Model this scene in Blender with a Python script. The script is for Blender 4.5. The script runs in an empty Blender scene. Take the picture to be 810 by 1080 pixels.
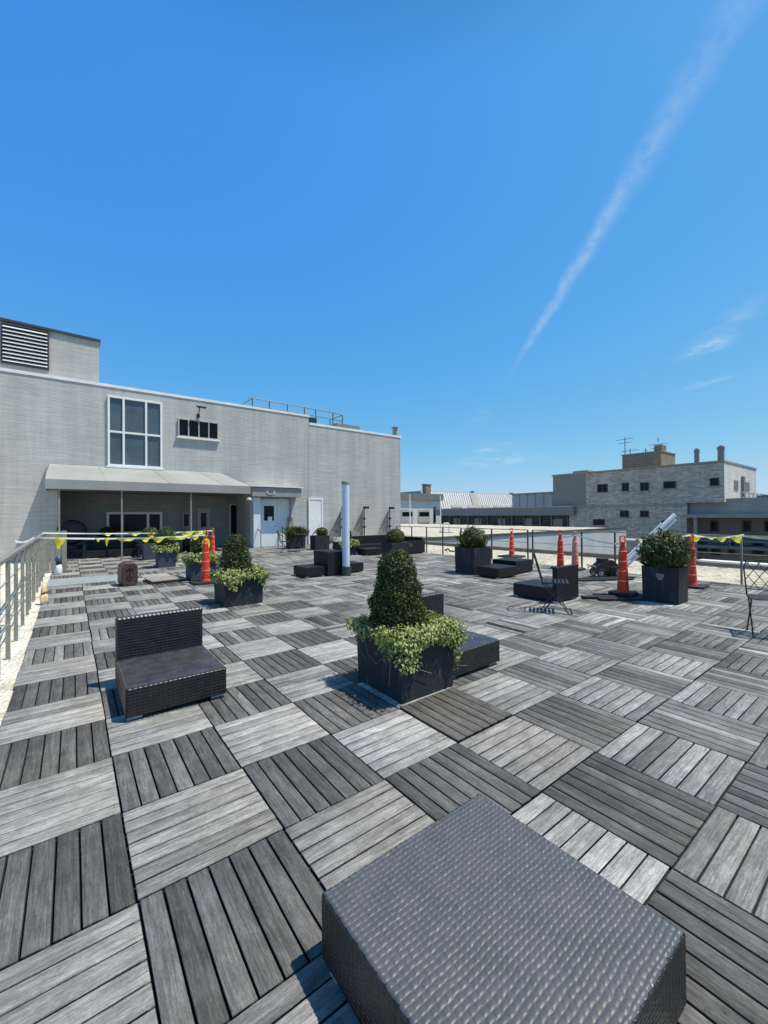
import bpy, bmesh, math, random
import numpy as np
from mathutils import Vector, Matrix
C = bpy.context.scene.collection
scn = bpy.context.scene
R = math.radians
rng = np.random.default_rng(7)
random.seed(7)

# ------------------------------------------------------------------ camera
# world frame: X and Y run along the joints of the square deck tiles, deck surface at z = 0, metres
FPX = 435.1
YAW, PITCH, ROLL = R(37.268), R(0.387), R(-0.380)
CAM = np.array([-0.208, -1.891, 1.510])
_f = np.array([math.sin(YAW)*math.cos(PITCH), math.cos(YAW)*math.cos(PITCH), math.sin(PITCH)])
_r0 = np.array([math.cos(YAW), -math.sin(YAW), 0.0]); _u0 = np.cross(_r0, _f)
_r = _r0*math.cos(ROLL)+_u0*math.sin(ROLL); _u = -_r0*math.sin(ROLL)+_u0*math.cos(ROLL)
cd = bpy.data.cameras.new('camera'); co = bpy.data.objects.new('camera', cd); C.objects.link(co)
cd.sensor_fit = 'HORIZONTAL'; cd.sensor_width = 24.0; cd.lens = FPX/810*24.0
cd.clip_start = 0.05; cd.clip_end = 6000
co.matrix_world = Matrix(((_r[0], _u[0], -_f[0], CAM[0]), (_r[1], _u[1], -_f[1], CAM[1]),
                          (_r[2], _u[2], -_f[2], CAM[2]), (0, 0, 0, 1)))
scn.camera = co

def ray(x, y): return _f+(x-405)/FPX*_r-(y-540)/FPX*_u       # survey helpers: a sight line met with a known plane
def onY(x, y, Y):
    d = ray(x, y); return CAM+(Y-CAM[1])/d[1]*d
def onX(x, y, X):
    d = ray(x, y); return CAM+(X-CAM[0])/d[0]*d
def onZ(x, y, z=0.0):
    d = ray(x, y); return CAM+(z-CAM[2])/d[2]*d

# ------------------------------------------------------------------ light
SUNV = Vector((0.33, -0.31, 1.0)).normalized()
SUN_EL = math.asin(SUNV.z)
SUN_ROT = math.atan2(SUNV.x, SUNV.y)
sd = bpy.data.lights.new('sun', 'SUN'); so = bpy.data.objects.new('sun', sd); C.objects.link(so)
sd.energy = 5.0; sd.angle = R(0.53); sd.color = (1.0, 0.935, 0.79)
so.rotation_euler = SUNV.to_track_quat('Z', 'Y').to_euler()
so.location = (20, -20, 60)
scn.view_settings.view_transform = 'Standard'; scn.view_settings.look = 'None'
scn.view_settings.exposure = 0.0; scn.view_settings.gamma = 1.0
scn.view_settings.use_curve_mapping = False

W = bpy.data.worlds.new('World'); scn.world = W; W.use_nodes = True
nt = W.node_tree; nt.nodes.clear()
class NT:
    def __init__(s, tree): s.t = tree
    def n(s, typ, **kw):
        nd = s.t.nodes.new(typ)
        for k, v in kw.items():
            if k.startswith('i_'):
                nd.inputs[int(k[2:]) if k[2:].isdigit() else k[2:].replace('_', ' ')].default_value = v
            else: setattr(nd, k, v)
        return nd
    def l(s, a, b): s.t.links.new(a, b)
    def inp(s, sock, v):
        if isinstance(v, (int, float, tuple, list)): sock.default_value = v
        else: s.l(v, sock)
    def m(s, op, a, b=None, c=None, clamp=False):
        nd = s.t.nodes.new('ShaderNodeMath'); nd.operation = op; nd.use_clamp = clamp
        for k, v in enumerate((a, b, c)):
            if v is not None: s.inp(nd.inputs[k], v)
        return nd.outputs[0]
    def dot(s, a, vec):
        nd = s.t.nodes.new('ShaderNodeVectorMath'); nd.operation = 'DOT_PRODUCT'
        s.l(a, nd.inputs[0]); nd.inputs[1].default_value = tuple(vec); return nd.outputs['Value']
    def noise(s, vec, scale, detail=4, rough=0.55, dist=0.0):
        nd = s.t.nodes.new('ShaderNodeTexNoise'); nd.inputs['Scale'].default_value = scale
        nd.inputs['Detail'].default_value = detail; nd.inputs['Roughness'].default_value = rough
        nd.inputs['Distortion'].default_value = dist
        if vec is not None: s.l(vec, nd.inputs['Vector'])
        return nd.outputs['Fac']
    def ramp(s, fac, lo, hi, a=0.0, b=1.0):
        nd = s.t.nodes.new('ShaderNodeMapRange'); nd.interpolation_type = 'SMOOTHSTEP'
        s.l(fac, nd.inputs[0]); nd.inputs[1].default_value = lo; nd.inputs[2].default_value = hi
        nd.inputs[3].default_value = a; nd.inputs[4].default_value = b; return nd.outputs[0]
    def mix(s, fac, a, b):
        nd = s.t.nodes.new('ShaderNodeMix'); nd.data_type = 'RGBA'
        s.inp(nd.inputs[0], fac)
        for k, v in ((6, a), (7, b)):
            if isinstance(v, (tuple, list)): nd.inputs[k].default_value = (*v[:3], 1.0)
            else: s.l(v, nd.inputs[k])
        return nd.outputs[2]
    def mul(s, col, fac):
        nd = s.t.nodes.new('ShaderNodeVectorMath'); nd.operation = 'SCALE'
        if isinstance(col, (tuple, list)): nd.inputs[0].default_value = col[:3]
        else: s.l(col, nd.inputs[0])
        s.inp(nd.inputs['Scale'], fac); return nd.outputs[0]
    def stretch(s, vec, sc):
        nd = s.t.nodes.new('ShaderNodeVectorMath'); nd.operation = 'MULTIPLY'
        s.l(vec, nd.inputs[0]); nd.inputs[1].default_value = sc; return nd.outputs[0]

w = NT(nt)
sky = w.n('ShaderNodeTexSky', sky_type='NISHITA', sun_disc=False, sun_elevation=SUN_EL, sun_rotation=SUN_ROT,
          altitude=50.0, air_density=1.0, dust_density=0.6, ozone_density=3.0)
geo = w.n('ShaderNodeTexCoord'); D = geo.outputs['Generated']
def unit(v): v = np.array(v, float); return v/np.linalg.norm(v)
a0, a1 = unit(ray(535, 400)), unit(ray(783, 0))
nrm = unit(np.cross(a0, a1)); mid = unit(a0+a1); alg = unit(a1-a0)
nz = w.noise(D, 14, 5, 0.6); nz2 = w.noise(D, 45, 4, 0.6)
dist = w.dot(D, nrm); tt = w.dot(D, alg); fr = w.dot(D, mid)
wob = w.m('MULTIPLY', w.m('SUBTRACT', nz, 0.5), 0.022)
dist = w.m('ADD', dist, wob)
L = float(np.dot(a1, alg))
wid = w.m('MULTIPLY_ADD', w.ramp(tt, -L, L), 0.028, 0.011)
core = w.m('SUBTRACT', 1.0, w.m('DIVIDE', w.m('ABSOLUTE', dist), wid), clamp=True)
core = w.ramp(core, 0.0, 1.0)
fade = w.m('MULTIPLY', w.ramp(tt, -L*1.05, -L*0.55), w.ramp(tt, L*1.7, L*.9))
fade = w.m('MULTIPLY', fade, w.ramp(fr, 0.3, 0.5))
trail = w.m('MULTIPLY', w.m('MULTIPLY', core, fade), w.ramp(w.m('ADD', nz2, w.m('MULTIPLY', nz, 0.5)), 0.5, 0.95, 0.25, 1.0))
trail = w.m('MULTIPLY', trail, w.ramp(tt, -L*.2, L, .27, .14))
def wisp(px, py, sx, sy, tilt, amt, sc):
    c = unit(ray(px, py)); r_ = unit(np.cross(c, (0, 0, 1))); u_ = np.cross(r_, c)
    e1 = r_*math.cos(tilt)+u_*math.sin(tilt); e2 = -r_*math.sin(tilt)+u_*math.cos(tilt)
    x = w.m('DIVIDE', w.dot(D, e1), sx); y = w.m('DIVIDE', w.dot(D, e2), sy)
    d2 = w.m('ADD', w.m('MULTIPLY', x, x), w.m('MULTIPLY', y, y))
    g = w.m('MULTIPLY', w.m('EXPONENT', w.m('MULTIPLY', d2, -1.0)), w.ramp(w.dot(D, c), 0.5, 0.8))
    return w.m('MULTIPLY', w.m('MULTIPLY', g, amt), w.ramp(w.noise(w.stretch(D, (1, 1, 4)), sc, 6, 0.65), 0.35, 0.7))
tot = trail
for a in ((748, 366, .030, .008, .15, .8, 22), (745, 404, .03, .005, .12, .35, 22), (520, 485, .07, .011, .06, .85, 14),
          (516, 472, .05, .007, .06, .55, 14), (770, 340, .05, .02, .5, .2, 14), (505, 440, .03, .012, .5, .15, 14)):
    tot = w.m('ADD', tot, wisp(*a), clamp=True)
sk = w.n('ShaderNodeSeparateColor'); w.l(sky.outputs[0], sk.inputs[0])
cc = w.n('ShaderNodeCombineColor')                       # camera-like response of the clear sky: deeper blue overhead, softer horizon
zen = w.ramp(w.dot(D, (0, 0, 1)), .70, .97, 1.0, .22)      # upper sky dimmed past its natural falloff to weaken fill in shadows
for k, (a_, p_) in enumerate(((.0620, 1.22), (.2180, .62), (.69, .11))):
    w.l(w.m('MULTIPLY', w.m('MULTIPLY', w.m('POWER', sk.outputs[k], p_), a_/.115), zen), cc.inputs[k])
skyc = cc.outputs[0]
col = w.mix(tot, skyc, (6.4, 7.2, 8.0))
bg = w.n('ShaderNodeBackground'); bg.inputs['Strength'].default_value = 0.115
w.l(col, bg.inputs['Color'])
out = w.n('ShaderNodeOutputWorld'); w.l(bg.outputs[0], out.inputs['Surface'])

# ------------------------------------------------------------------ mesh helpers
class MB:
    def __init__(s): s.v = []; s.f = []; s.at = {}
    def add(s, vs, fs):
        b = len(s.v); s.v.extend([tuple(map(float, p)) for p in vs]); s.f.extend([tuple(i+b for i in f) for f in fs]); return s
    def box(s, x0, x1, y0, y1, z0, z1, M=None):
        vs = [Vector((x, y, z)) for z in (z0, z1) for y in (y0, y1) for x in (x0, x1)]
        if M is not None: vs = [M @ p for p in vs]
        return s.add(vs, [(0, 2, 3, 1), (4, 5, 7, 6), (0, 1, 5, 4), (2, 6, 7, 3), (0, 4, 6, 2), (1, 3, 7, 5)])
    def hexa(s, low, top):
        return s.add(list(low)+list(top), [(3, 2, 1, 0), (4, 5, 6, 7), (0, 1, 5, 4), (1, 2, 6, 5), (2, 3, 7, 6), (3, 0, 4, 7)])
    def tube(s, pts, rad, n=8, cap=True):
        pts = [Vector(p) for p in pts]; rings = []
        rad = rad if isinstance(rad, (list, tuple)) else [rad]*len(pts)
        prev = None
        for i, p in enumerate(pts):
            t = (pts[min(i+1, len(pts)-1)]-pts[max(i-1, 0)]).normalized()
            if prev is None:
                a = Vector((0, 0, 1)) if abs(t.z) < 0.9 else Vector((1, 0, 0))
                x = t.cross(a).normalized()
            else: x = (prev-t*prev.dot(t)).normalized()
            prev = x; y = t.cross(x)
            rings.append([p+(x*math.cos(2*math.pi*k/n)+y*math.sin(2*math.pi*k/n))*rad[i] for k in range(n)])
        vs = [q for r in rings for q in r]; fs = []
        for i in range(len(rings)-1):
            for k in range(n):
                fs.append((i*n+k, i*n+(k+1) % n, (i+1)*n+(k+1) % n, (i+1)*n+k))
        if cap: fs += [tuple(range(n))[::-1], tuple((len(rings)-1)*n+k for k in range(n))]
        return s.add(vs, fs)
    def lathe(s, prof, n=24, c=(0, 0, 0)):
        vs = []; fs = []
        for r, z in prof:
            for k in range(n):
                a = 2*math.pi*k/n; vs.append((c[0]+r*math.cos(a), c[1]+r*math.sin(a), c[2]+z))
        for i in range(len(prof)-1):
            for k in range(n): fs.append((i*n+k, i*n+(k+1) % n, (i+1)*n+(k+1) % n, (i+1)*n+k))
        fs += [tuple(range(n))[::-1], tuple((len(prof)-1)*n+k for k in range(n))]
        return s.add(vs, fs)
    def prism(s, poly, ext):           # poly: 3D points of a flat outline, ext: extrusion vector
        n = len(poly); e = Vector(ext); P = [Vector(p) for p in poly]
        return s.add(P+[p+e for p in P], [tuple(range(n))[::-1], tuple(range(n, 2*n))]+[(k, (k+1) % n, n+(k+1) % n, n+k) for k in range(n)])
    def build(s, name, mat, parent=None, bevel=0.0, smooth=False, seg=2):
        me = bpy.data.meshes.new(name); me.from_pydata(s.v, [], s.f)
        bm = bmesh.new(); bm.from_mesh(me)
        bmesh.ops.recalc_face_normals(bm, faces=bm.faces)
        if bevel: bmesh.ops.bevel(bm, geom=list(bm.edges), offset=bevel, segments=seg, affect='EDGES', profile=0.6, clamp_overlap=True)
        bm.to_mesh(me); bm.free()
        if smooth: me.shade_smooth()
        me.materials.append(mat)
        o = bpy.data.objects.new(name, me); C.objects.link(o)
        if parent is not None: o.parent = parent
        return o
def npmesh(name, V, F, mat, parent=None, smooth=False, attrs=None):
    me = bpy.data.meshes.new(name)
    V = np.asarray(V, np.float32); F = np.asarray(F, np.int32); k = F.shape[1]
    me.vertices.add(len(V)); me.vertices.foreach_set('co', V.ravel())
    me.loops.add(F.size); me.loops.foreach_set('vertex_index', F.ravel())
    me.polygons.add(len(F)); me.polygons.foreach_set('loop_start', np.arange(0, F.size, k, dtype=np.int32))
    me.update(calc_edges=True); me.validate()
    for nm, (typ, arr) in (attrs or {}).items():
        at = me.attributes.new(nm, typ, 'POINT')
        at.data.foreach_set('vector' if typ == 'FLOAT_VECTOR' else 'value', np.asarray(arr, np.float32).ravel())
    if smooth: me.shade_smooth()
    me.materials.append(mat)
    o = bpy.data.objects.new(name, me); C.objects.link(o)
    if parent is not None: o.parent = parent
    return o
def tag(o, label=None, cat=None, group=None, kind=None):
    if label: o['label'] = label
    if cat: o['category'] = cat
    if group: o['group'] = group
    if kind: o['kind'] = kind
    return o
def thing(name, label, cat, loc=(0, 0, 0), rz=0.0, group=None):
    o = bpy.data.objects.new(name, None); C.objects.link(o); o.location = loc; o.rotation_euler = (0, 0, rz)
    o.empty_display_size = 0.1
    return tag(o, label, cat, group)
def dup(root, loc, rz, label, group=None):
    def cp(o, par):
        c = o.copy(); C.objects.link(c); c.parent = par
        for ch in [x for x in kids.get(o, [])]: cp(ch, c)
        return c
    kids = {}
    for o in list(C.objects):
        if o.parent: kids.setdefault(o.parent, []).append(o)
    r = cp(root, None); r.location = loc; r.rotation_euler = (0, 0, rz); r['label'] = label
    if group: r['group'] = group
    return r

# ------------------------------------------------------------------ materials
def mat(name, col, rough=0.6, metal=0.0, spec=0.5, var=0.0, vscale=6.0, bump=0.0, bscale=40.0, tint=None, emit=None):
    m = bpy.data.materials.new(name); m.use_nodes = True; t = NT(m.node_tree)
    b = m.node_tree.nodes['Principled BSDF']
    b.inputs['Roughness'].default_value = rough; b.inputs['Metallic'].default_value = metal
    b.inputs['Specular IOR Level'].default_value = spec
    tc = t.n('ShaderNodeTexCoord').outputs['Object']
    if var:
        nz = t.noise(tc, vscale, 5, 0.6)
        c2 = tint or tuple(min(1, x*(1-var)) for x in col)
        c1 = col if tint else tuple(min(1, x*(1+var)) for x in col)
        t.l(t.mix(t.ramp(nz, 0.3, 0.72), c2, c1), b.inputs['Base Color'])
    else: b.inputs['Base Color'].default_value = (*col, 1)
    if bump:
        bp = t.n('ShaderNodeBump'); bp.inputs['Strength'].default_value = bump; bp.inputs['Distance'].default_value = 0.01
        t.l(t.noise(tc, bscale, 4), bp.inputs['Height']); t.l(bp.outputs[0], b.inputs['Normal'])
    return m

def wood_mat():
    m = bpy.data.materials.new('weathered_wood'); m.use_nodes = True; t = NT(m.node_tree); b = m.node_tree.nodes['Principled BSDF']
    gc = t.n('ShaderNodeAttribute', attribute_name='gc').outputs['Vector']
    tone = t.n('ShaderNodeAttribute', attribute_name='tone').outputs['Fac']
    warm = t.n('ShaderNodeAttribute', attribute_name='warm').outputs['Fac']
    g1 = t.noise(t.stretch(gc, (7, 210, 1)), 1.0, 6, 0.7, 0.5)
    g2 = t.noise(t.stretch(gc, (3.0, 42, 1)), 1.0, 5, 0.65, 1.4)
    g3 = t.noise(t.stretch(gc, (26, 420, 1)), 1.0, 2, 0.5)
    blot = t.noise(t.stretch(gc, (9, 14, 1)), 1.0, 5, 0.7, 0.5)
    k = t.m('MULTIPLY', t.ramp(g1, 0.25, 0.75, 0.72, 1.25), t.ramp(g2, 0.3, 0.7, 0.68, 1.24))
    k = t.m('MULTIPLY', k, t.ramp(g3, 0.25, 0.75, 0.86, 1.12))
    k = t.m('MULTIPLY', k, t.ramp(blot, 0.35, 0.72, 0.84, 1.16))
    g4 = t.noise(t.stretch(gc, (70, 150, 1)), 1.0, 5, 0.75)
    k = t.m('MULTIPLY', k, t.ramp(g4, 0.3, 0.72, 0.8, 1.18))
    c = t.mix(warm, (0.985, 0.99, 0.97), (1.0, 0.86, 0.74))
    pw = t.n('ShaderNodeNewGeometry').outputs['Position']
    st = t.m('MULTIPLY', t.ramp(t.noise(pw, .9, 5, .65), .35, .68, .84, 1.1), t.ramp(t.noise(pw, 5.0, 5, .7), .32, .6, .86, 1.04))
    spk = t.ramp(t.noise(pw, 26.0, 3, .6), .27, .33, .62, 1.0)
    k = t.m('MULTIPLY', k, t.m('MULTIPLY', st, spk))
    c = t.mul(t.mul(c, k), tone)
    t.l(c, b.inputs['Base Color'])
    b.inputs['Roughness'].default_value = 0.78; b.inputs['Specular IOR Level'].default_value = 0.16
    bp = t.n('ShaderNodeBump'); bp.inputs['Strength'].default_value = 0.55; bp.inputs['Distance'].default_value = 0.004
    t.l(t.m('ADD', g1, t.m('MULTIPLY', g3, 0.6)), bp.inputs['Height']); t.l(bp.outputs[0], b.inputs['Normal'])
    return m

def brick_mat(name, c1, c2, mortar, bw=0.21, bh=0.068, bump=0.5, msize=0.012, stain=(0.8, 0.8, 0.78), rough=0.75, svar=0.35, patch=None):
    m = bpy.data.materials.new(name); m.use_nodes = True; t = NT(m.node_tree); b = m.node_tree.nodes['Principled BSDF']
    g = t.n('ShaderNodeNewGeometry')
    sp = t.n('ShaderNodeSeparateXYZ'); t.l(g.outputs['Position'], sp.inputs[0])
    sn = t.n('ShaderNodeSeparateXYZ'); t.l(g.outputs['Normal'], sn.inputs[0])
    side = t.m('GREATER_THAN', t.m('ABSOLUTE', sn.outputs[0]), 0.7)
    hx = t.m('ADD', t.m('MULTIPLY', sp.outputs[0], t.m('SUBTRACT', 1.0, side)), t.m('MULTIPLY', sp.outputs[1], side))
    cv = t.n('ShaderNodeCombineXYZ'); t.l(hx, cv.inputs[0]); t.l(sp.outputs[2], cv.inputs[1])
    br = t.n('ShaderNodeTexBrick'); br.offset = 0.5
    t.l(cv.outputs[0], br.inputs['Vector']); br.inputs['Scale'].default_value = 1.0
    br.inputs['Brick Width'].default_value = bw; br.inputs['Row Height'].default_value = bh
    br.inputs['Mortar Size'].default_value = msize; br.inputs['Mortar Smooth'].default_value = 0.3
    br.inputs['Color1'].default_value = (*c1, 1); br.inputs['Color2'].default_value = (*c2, 1); br.inputs['Mortar'].default_value = (*mortar, 1)
    n1 = t.noise(t.stretch(cv.outputs[0], (0.5, 1.6, 1)), 0.8, 6, 0.65)
    n2 = t.noise(t.stretch(cv.outputs[0], (1.2, 0.18, 1)), 1.5, 5, 0.6)
    n3 = t.noise(t.stretch(cv.outputs[0], (0.7, 9, 1)), 1.4, 4, 0.6)
    k = t.m('MULTIPLY', t.ramp(n1, 0.3, 0.7), t.ramp(n2, 0.3, 0.75, 0.4, 1.0))
    c = t.mix(t.m('MULTIPLY', k, svar), br.outputs['Color'], stain)
    c = t.mul(c, t.m('MULTIPLY', t.ramp(n3, 0.3, 0.7, 0.88, 1.06), t.ramp(t.noise(t.stretch(cv.outputs[0], (1.6, .12, 1)), 1.0, 6, .7), .3, .7, .83, 1.06)))
    t.l(c, b.inputs['Base Color']); b.inputs['Roughness'].default_value = rough
    bp = t.n('ShaderNodeBump'); bp.inputs['Strength'].default_value = bump; bp.inputs['Distance'].default_value = 0.012
    fine = t.noise(cv.outputs[0], 30, 3)
    hgt = t.m('ADD', t.m('SUBTRACT', 1.0, br.outputs['Fac']), t.m('MULTIPLY', fine, 0.5))
    t.l(hgt, bp.inputs['Height']); t.l(bp.outputs[0], b.inputs['Normal'])
    return m

def gravel_mat(name, ca, cb, cc, scale=38):
    m = bpy.data.materials.new(name); m.use_nodes = True; t = NT(m.node_tree); b = m.node_tree.nodes['Principled BSDF']
    p = t.n('ShaderNodeNewGeometry').outputs['Position']
    vo = t.n('ShaderNodeTexVoronoi'); vo.inputs['Scale'].default_value = scale; t.l(p, vo.inputs['Vector'])
    sx = t.n('ShaderNodeSeparateColor'); t.l(vo.outputs['Color'], sx.inputs[0])
    c = t.mix(sx.outputs[0], ca, cb)
    big = t.noise(p, 0.55, 5, 0.65); med = t.noise(p, 3.5, 4, 0.6)
    c = t.mix(t.ramp(med, 0.50, 0.70, 0, 0.75), c, cc)
    c = t.mul(c, t.ramp(big, 0.3, 0.7, 0.8, 1.08))
    t.l(c, b.inputs['Base Color']); b.inputs['Roughness'].default_value = 0.9
    bp = t.n('ShaderNodeBump'); bp.inputs['Strength'].default_value = 0.9; bp.inputs['Distance'].default_value = 0.03
    t.l(t.m('SUBTRACT', t.m('MULTIPLY', med, 1.5), vo.outputs['Distance']), bp.inputs['Height']); t.l(bp.outputs[0], b.inputs['Normal'])
    return m

def leaf_mat(name, ca, cb, edge=None, rough=0.45):
    m = bpy.data.materials.new(name); m.use_nodes = True; t = NT(m.node_tree); b = m.node_tree.nodes['Principled BSDF']
    tone = t.n('ShaderNodeAttribute', attribute_name='tone').outputs['Fac']
    c = t.mix(tone, ca, cb)
    if edge:
        e = t.n('ShaderNodeAttribute', attribute_name='rim').outputs['Fac']
        c = t.mix(t.ramp(e, 0.25, 0.75), c, edge)
    t.l(c, b.inputs['Base Color']); b.inputs['Roughness'].default_value = rough
    b.inputs['Specular IOR Level'].default_value = 0.4
    tr = t.n('ShaderNodeBsdfTranslucent'); t.l(t.mul(c, 1.2), tr.inputs['Color'])
    ms = t.n('ShaderNodeMixShader'); ms.inputs[0].default_value = 0.25
    t.l(b.outputs[0], ms.inputs[1]); t.l(tr.outputs[0], ms.inputs[2])
    t.l(ms.outputs[0], m.node_tree.nodes['Material Output'].inputs['Surface'])
    return m

def weave_bump_mat(name, col, pu=0.024, pv=0.017):
    m = bpy.data.materials.new(name); m.use_nodes = True; t = NT(m.node_tree); b = m.node_tree.nodes['Principled BSDF']
    tc = t.n('ShaderNodeTexCoord').outputs['Object']
    sp = t.n('ShaderNodeSeparateXYZ'); t.l(tc, sp.inputs[0])
    a = t.m('MULTIPLY', t.m('ADD', sp.outputs[0], sp.outputs[1]), math.pi/pu); c = t.m('MULTIPLY', t.m('ADD', sp.outputs[2], sp.outputs[1]), math.pi/pv)
    h = t.m('ABSOLUTE', t.m('MULTIPLY', t.m('SINE', a), t.m('SINE', c)))
    b.inputs['Base Color'].default_value = (*col, 1); b.inputs['Roughness'].default_value = 0.5; b.inputs['Specular IOR Level'].default_value = 0.35
    bp = t.n('ShaderNodeBump'); bp.inputs['Strength'].default_value = 0.5; bp.inputs['Distance'].default_value = 0.004
    t.l(h, bp.inputs['Height']); t.l(bp.outputs[0], b.inputs['Normal'])
    return m

def planter_mat(name, base, streak):
    m = bpy.data.materials.new(name); m.use_nodes = True; t = NT(m.node_tree); b = m.node_tree.nodes['Principled BSDF']
    tc = t.n('ShaderNodeTexCoord').outputs['Object']
    n1 = t.noise(t.stretch(tc, (14, 14, 1.6)), 1.0, 5, 0.65, 1.0); n2 = t.noise(tc, 3.0, 4)
    k = t.m('MULTIPLY', t.ramp(n1, 0.52, 0.7), t.ramp(n2, 0.35, 0.65))
    t.l(t.mix(t.m('MULTIPLY', k, 0.8), base, streak), b.inputs['Base Color'])
    b.inputs['Roughness'].default_value = 0.62; b.inputs['Specular IOR Level'].default_value = 0.1
    bp = t.n('ShaderNodeBump'); bp.inputs['Strength'].default_value = 0.15; bp.inputs['Distance'].default_value = 0.004
    t.l(t.noise(tc, 60, 3), bp.inputs['Height']); t.l(bp.outputs[0], b.inputs['Normal'])
    return m

def glass_mat(name, col, rough=0.06, spec=0.5):
    return mat(name, col, rough=rough, spec=spec, var=0.25, vscale=0.8)

M = {}
M['wood'] = wood_mat()
M['under'] = mat('deck_gap_rubber', (0.018, 0.018, 0.018), 0.95)  # even dark colour of the base showing between the boards
M['gravel'] = gravel_mat('pale_gravel', (0.58, 0.53, 0.41), (0.76, 0.70, 0.57), (0.20, 0.17, 0.12))
M['gravel_white'] = gravel_mat('white_gravel', (0.72, 0.68, 0.57), (0.90, 0.86, 0.74), (0.50, 0.44, 0.32), 30)
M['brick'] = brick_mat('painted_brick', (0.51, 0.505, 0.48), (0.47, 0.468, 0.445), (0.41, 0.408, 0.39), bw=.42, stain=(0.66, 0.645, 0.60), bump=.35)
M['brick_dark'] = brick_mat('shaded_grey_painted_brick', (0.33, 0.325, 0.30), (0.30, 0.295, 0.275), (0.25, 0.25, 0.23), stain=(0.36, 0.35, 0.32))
M['brick_white'] = brick_mat('cream_brick', (0.78, 0.76, 0.70), (0.66, 0.64, 0.60), (0.55, 0.54, 0.50), bw=0.75, bh=0.24, msize=0.03, stain=(0.8, 0.78, 0.72))
M['brick_grey'] = brick_mat('mottled_grey_brick', (0.73, 0.61, 0.49), (0.35, 0.29, 0.23), (0.50, 0.42, 0.335), bw=0.52, bh=0.16, msize=0.022, bump=0.8, stain=(0.55, 0.48, 0.42), svar=0.3)
M['brick_brown'] = brick_mat('brown_brick', (0.34, 0.25, 0.16), (0.25, 0.18, 0.12), (0.32, 0.27, 0.20), bw=0.5, bh=0.16, stain=(0.2, 0.14, 0.09))
M['coping'] = mat('white_metal_coping', (0.78, 0.78, 0.76), 0.5, var=0.08, vscale=1.5)
M['dark_coping'] = mat('dark_coping', (0.05, 0.05, 0.055), 0.5)
M['white'] = mat('white_paint', (0.80, 0.80, 0.79), 0.45, var=0.06, vscale=3)
M['door_white'] = mat('pale_blue_white_paint', (0.70, 0.74, 0.78), 0.4, var=0.05, vscale=3)
M['awning'] = mat('awning_sheet', (0.335, 0.338, 0.325), 0.6, var=0.1, vscale=0.9, bump=0.1, bscale=3)
M['awning_face'] = mat('grey_fascia', (0.30, 0.295, 0.275), 0.55, var=0.08, vscale=1.2)
M['steel'] = mat('galvanised_steel', (0.32, 0.32, 0.30), 0.5, 0.3, var=0.15, vscale=9)
M['rail_grey'] = mat('weathered_grey_rail', (0.25, 0.24, 0.205), 0.65, var=0.18, vscale=9, bump=0.2, bscale=60)
M['rail_dark'] = mat('dark_bronze_rail', (0.085, 0.08, 0.07), 0.5, 0.2, var=0.2, vscale=9)
M['dark_metal'] = mat('black_metal', (0.022, 0.022, 0.025), 0.45, 0.2)
M['black'] = mat('black_rubber', (0.02, 0.02, 0.02), 0.75, var=0.2, vscale=8)
M['louver_dark'] = mat('louver_void', (0.012, 0.012, 0.014), 0.9)
M['glass'] = glass_mat('grey_glass', (0.085, 0.11, 0.13))
M['glass_dark'] = glass_mat('dark_glass', (0.008, 0.009, 0.011), .15, .2)
M['glass_band'] = glass_mat('dull_blue_glass', (0.02, 0.026, 0.032), .2, .3)
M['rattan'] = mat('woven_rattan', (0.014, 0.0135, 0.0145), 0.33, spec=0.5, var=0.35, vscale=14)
M['rattan_top'] = mat('lit_top_woven_rattan', (0.094, 0.096, 0.110), 0.46, spec=0.5, var=0.3, vscale=9, tint=(0.070, 0.079, 0.088))  # sun and sky sheen on the ottoman top put into a paler colour
M['rattan_seat'] = mat('lit_seat_woven_rattan', (0.052, 0.053, 0.060), 0.32, spec=0.5, var=0.3, vscale=9)  # upward chair faces: light from above painted in as a paler tone
M['rattan_far'] = weave_bump_mat('woven_rattan_small', (0.011, 0.0108, 0.012))
M['alu'] = mat('aluminium_feet', (0.62, 0.62, 0.62), 0.4, 0.4)
M['planter'] = planter_mat('slate_planter', (0.036, 0.038, 0.045), (0.15, 0.16, 0.175))
M['planter_grey'] = planter_mat('grey_blue_planter', (0.06, 0.075, 0.095), (0.12, 0.135, 0.15))
M['soil'] = mat('soil', (0.045, 0.035, 0.025), 0.95, var=0.4, vscale=30, bump=0.8)
M['boxwood'] = leaf_mat('boxwood_leaf', (0.020, 0.036, 0.008), (0.070, 0.098, 0.018))
M['shrub_light'] = leaf_mat('light_shrub_leaf', (0.055, 0.075, 0.010), (0.16, 0.17, 0.025))
M['shrub_mid'] = leaf_mat('mid_shrub_leaf', (0.028, 0.050, 0.010), (0.10, 0.135, 0.028))
M['ivy'] = leaf_mat('variegated_ivy_leaf', (0.075, 0.12, 0.018), (0.17, 0.23, 0.045), edge=(0.45, 0.50, 0.18))
M['stem'] = mat('plant_stem', (0.09, 0.06, 0.035), 0.8, var=0.3, vscale=20)
M['vine'] = mat('dry_vine', (0.24, 0.23, 0.14), 0.7)
M['orange'] = mat('orange_plastic', (0.74, 0.050, 0.013), 0.46, var=0.3, vscale=16)
M['orange_top'] = mat('sunbleached_orange_plastic', (0.80, 0.22, 0.06), 0.5, var=0.15, vscale=7)
M['orange_faded'] = mat('faded_pink_orange_plastic', (0.72, 0.24, 0.17), 0.55, var=0.25, vscale=9)
M['band'] = mat('pale_reflective_band', (0.82, 0.42, 0.30), 0.4)
M['tape_white'] = mat('white_barrier_tape', (0.80, 0.80, 0.76), 0.45)
M['tape_yellow'] = mat('yellow_barrier_tape', (0.78, 0.66, 0.02), 0.42, var=0.1, vscale=20)
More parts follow.
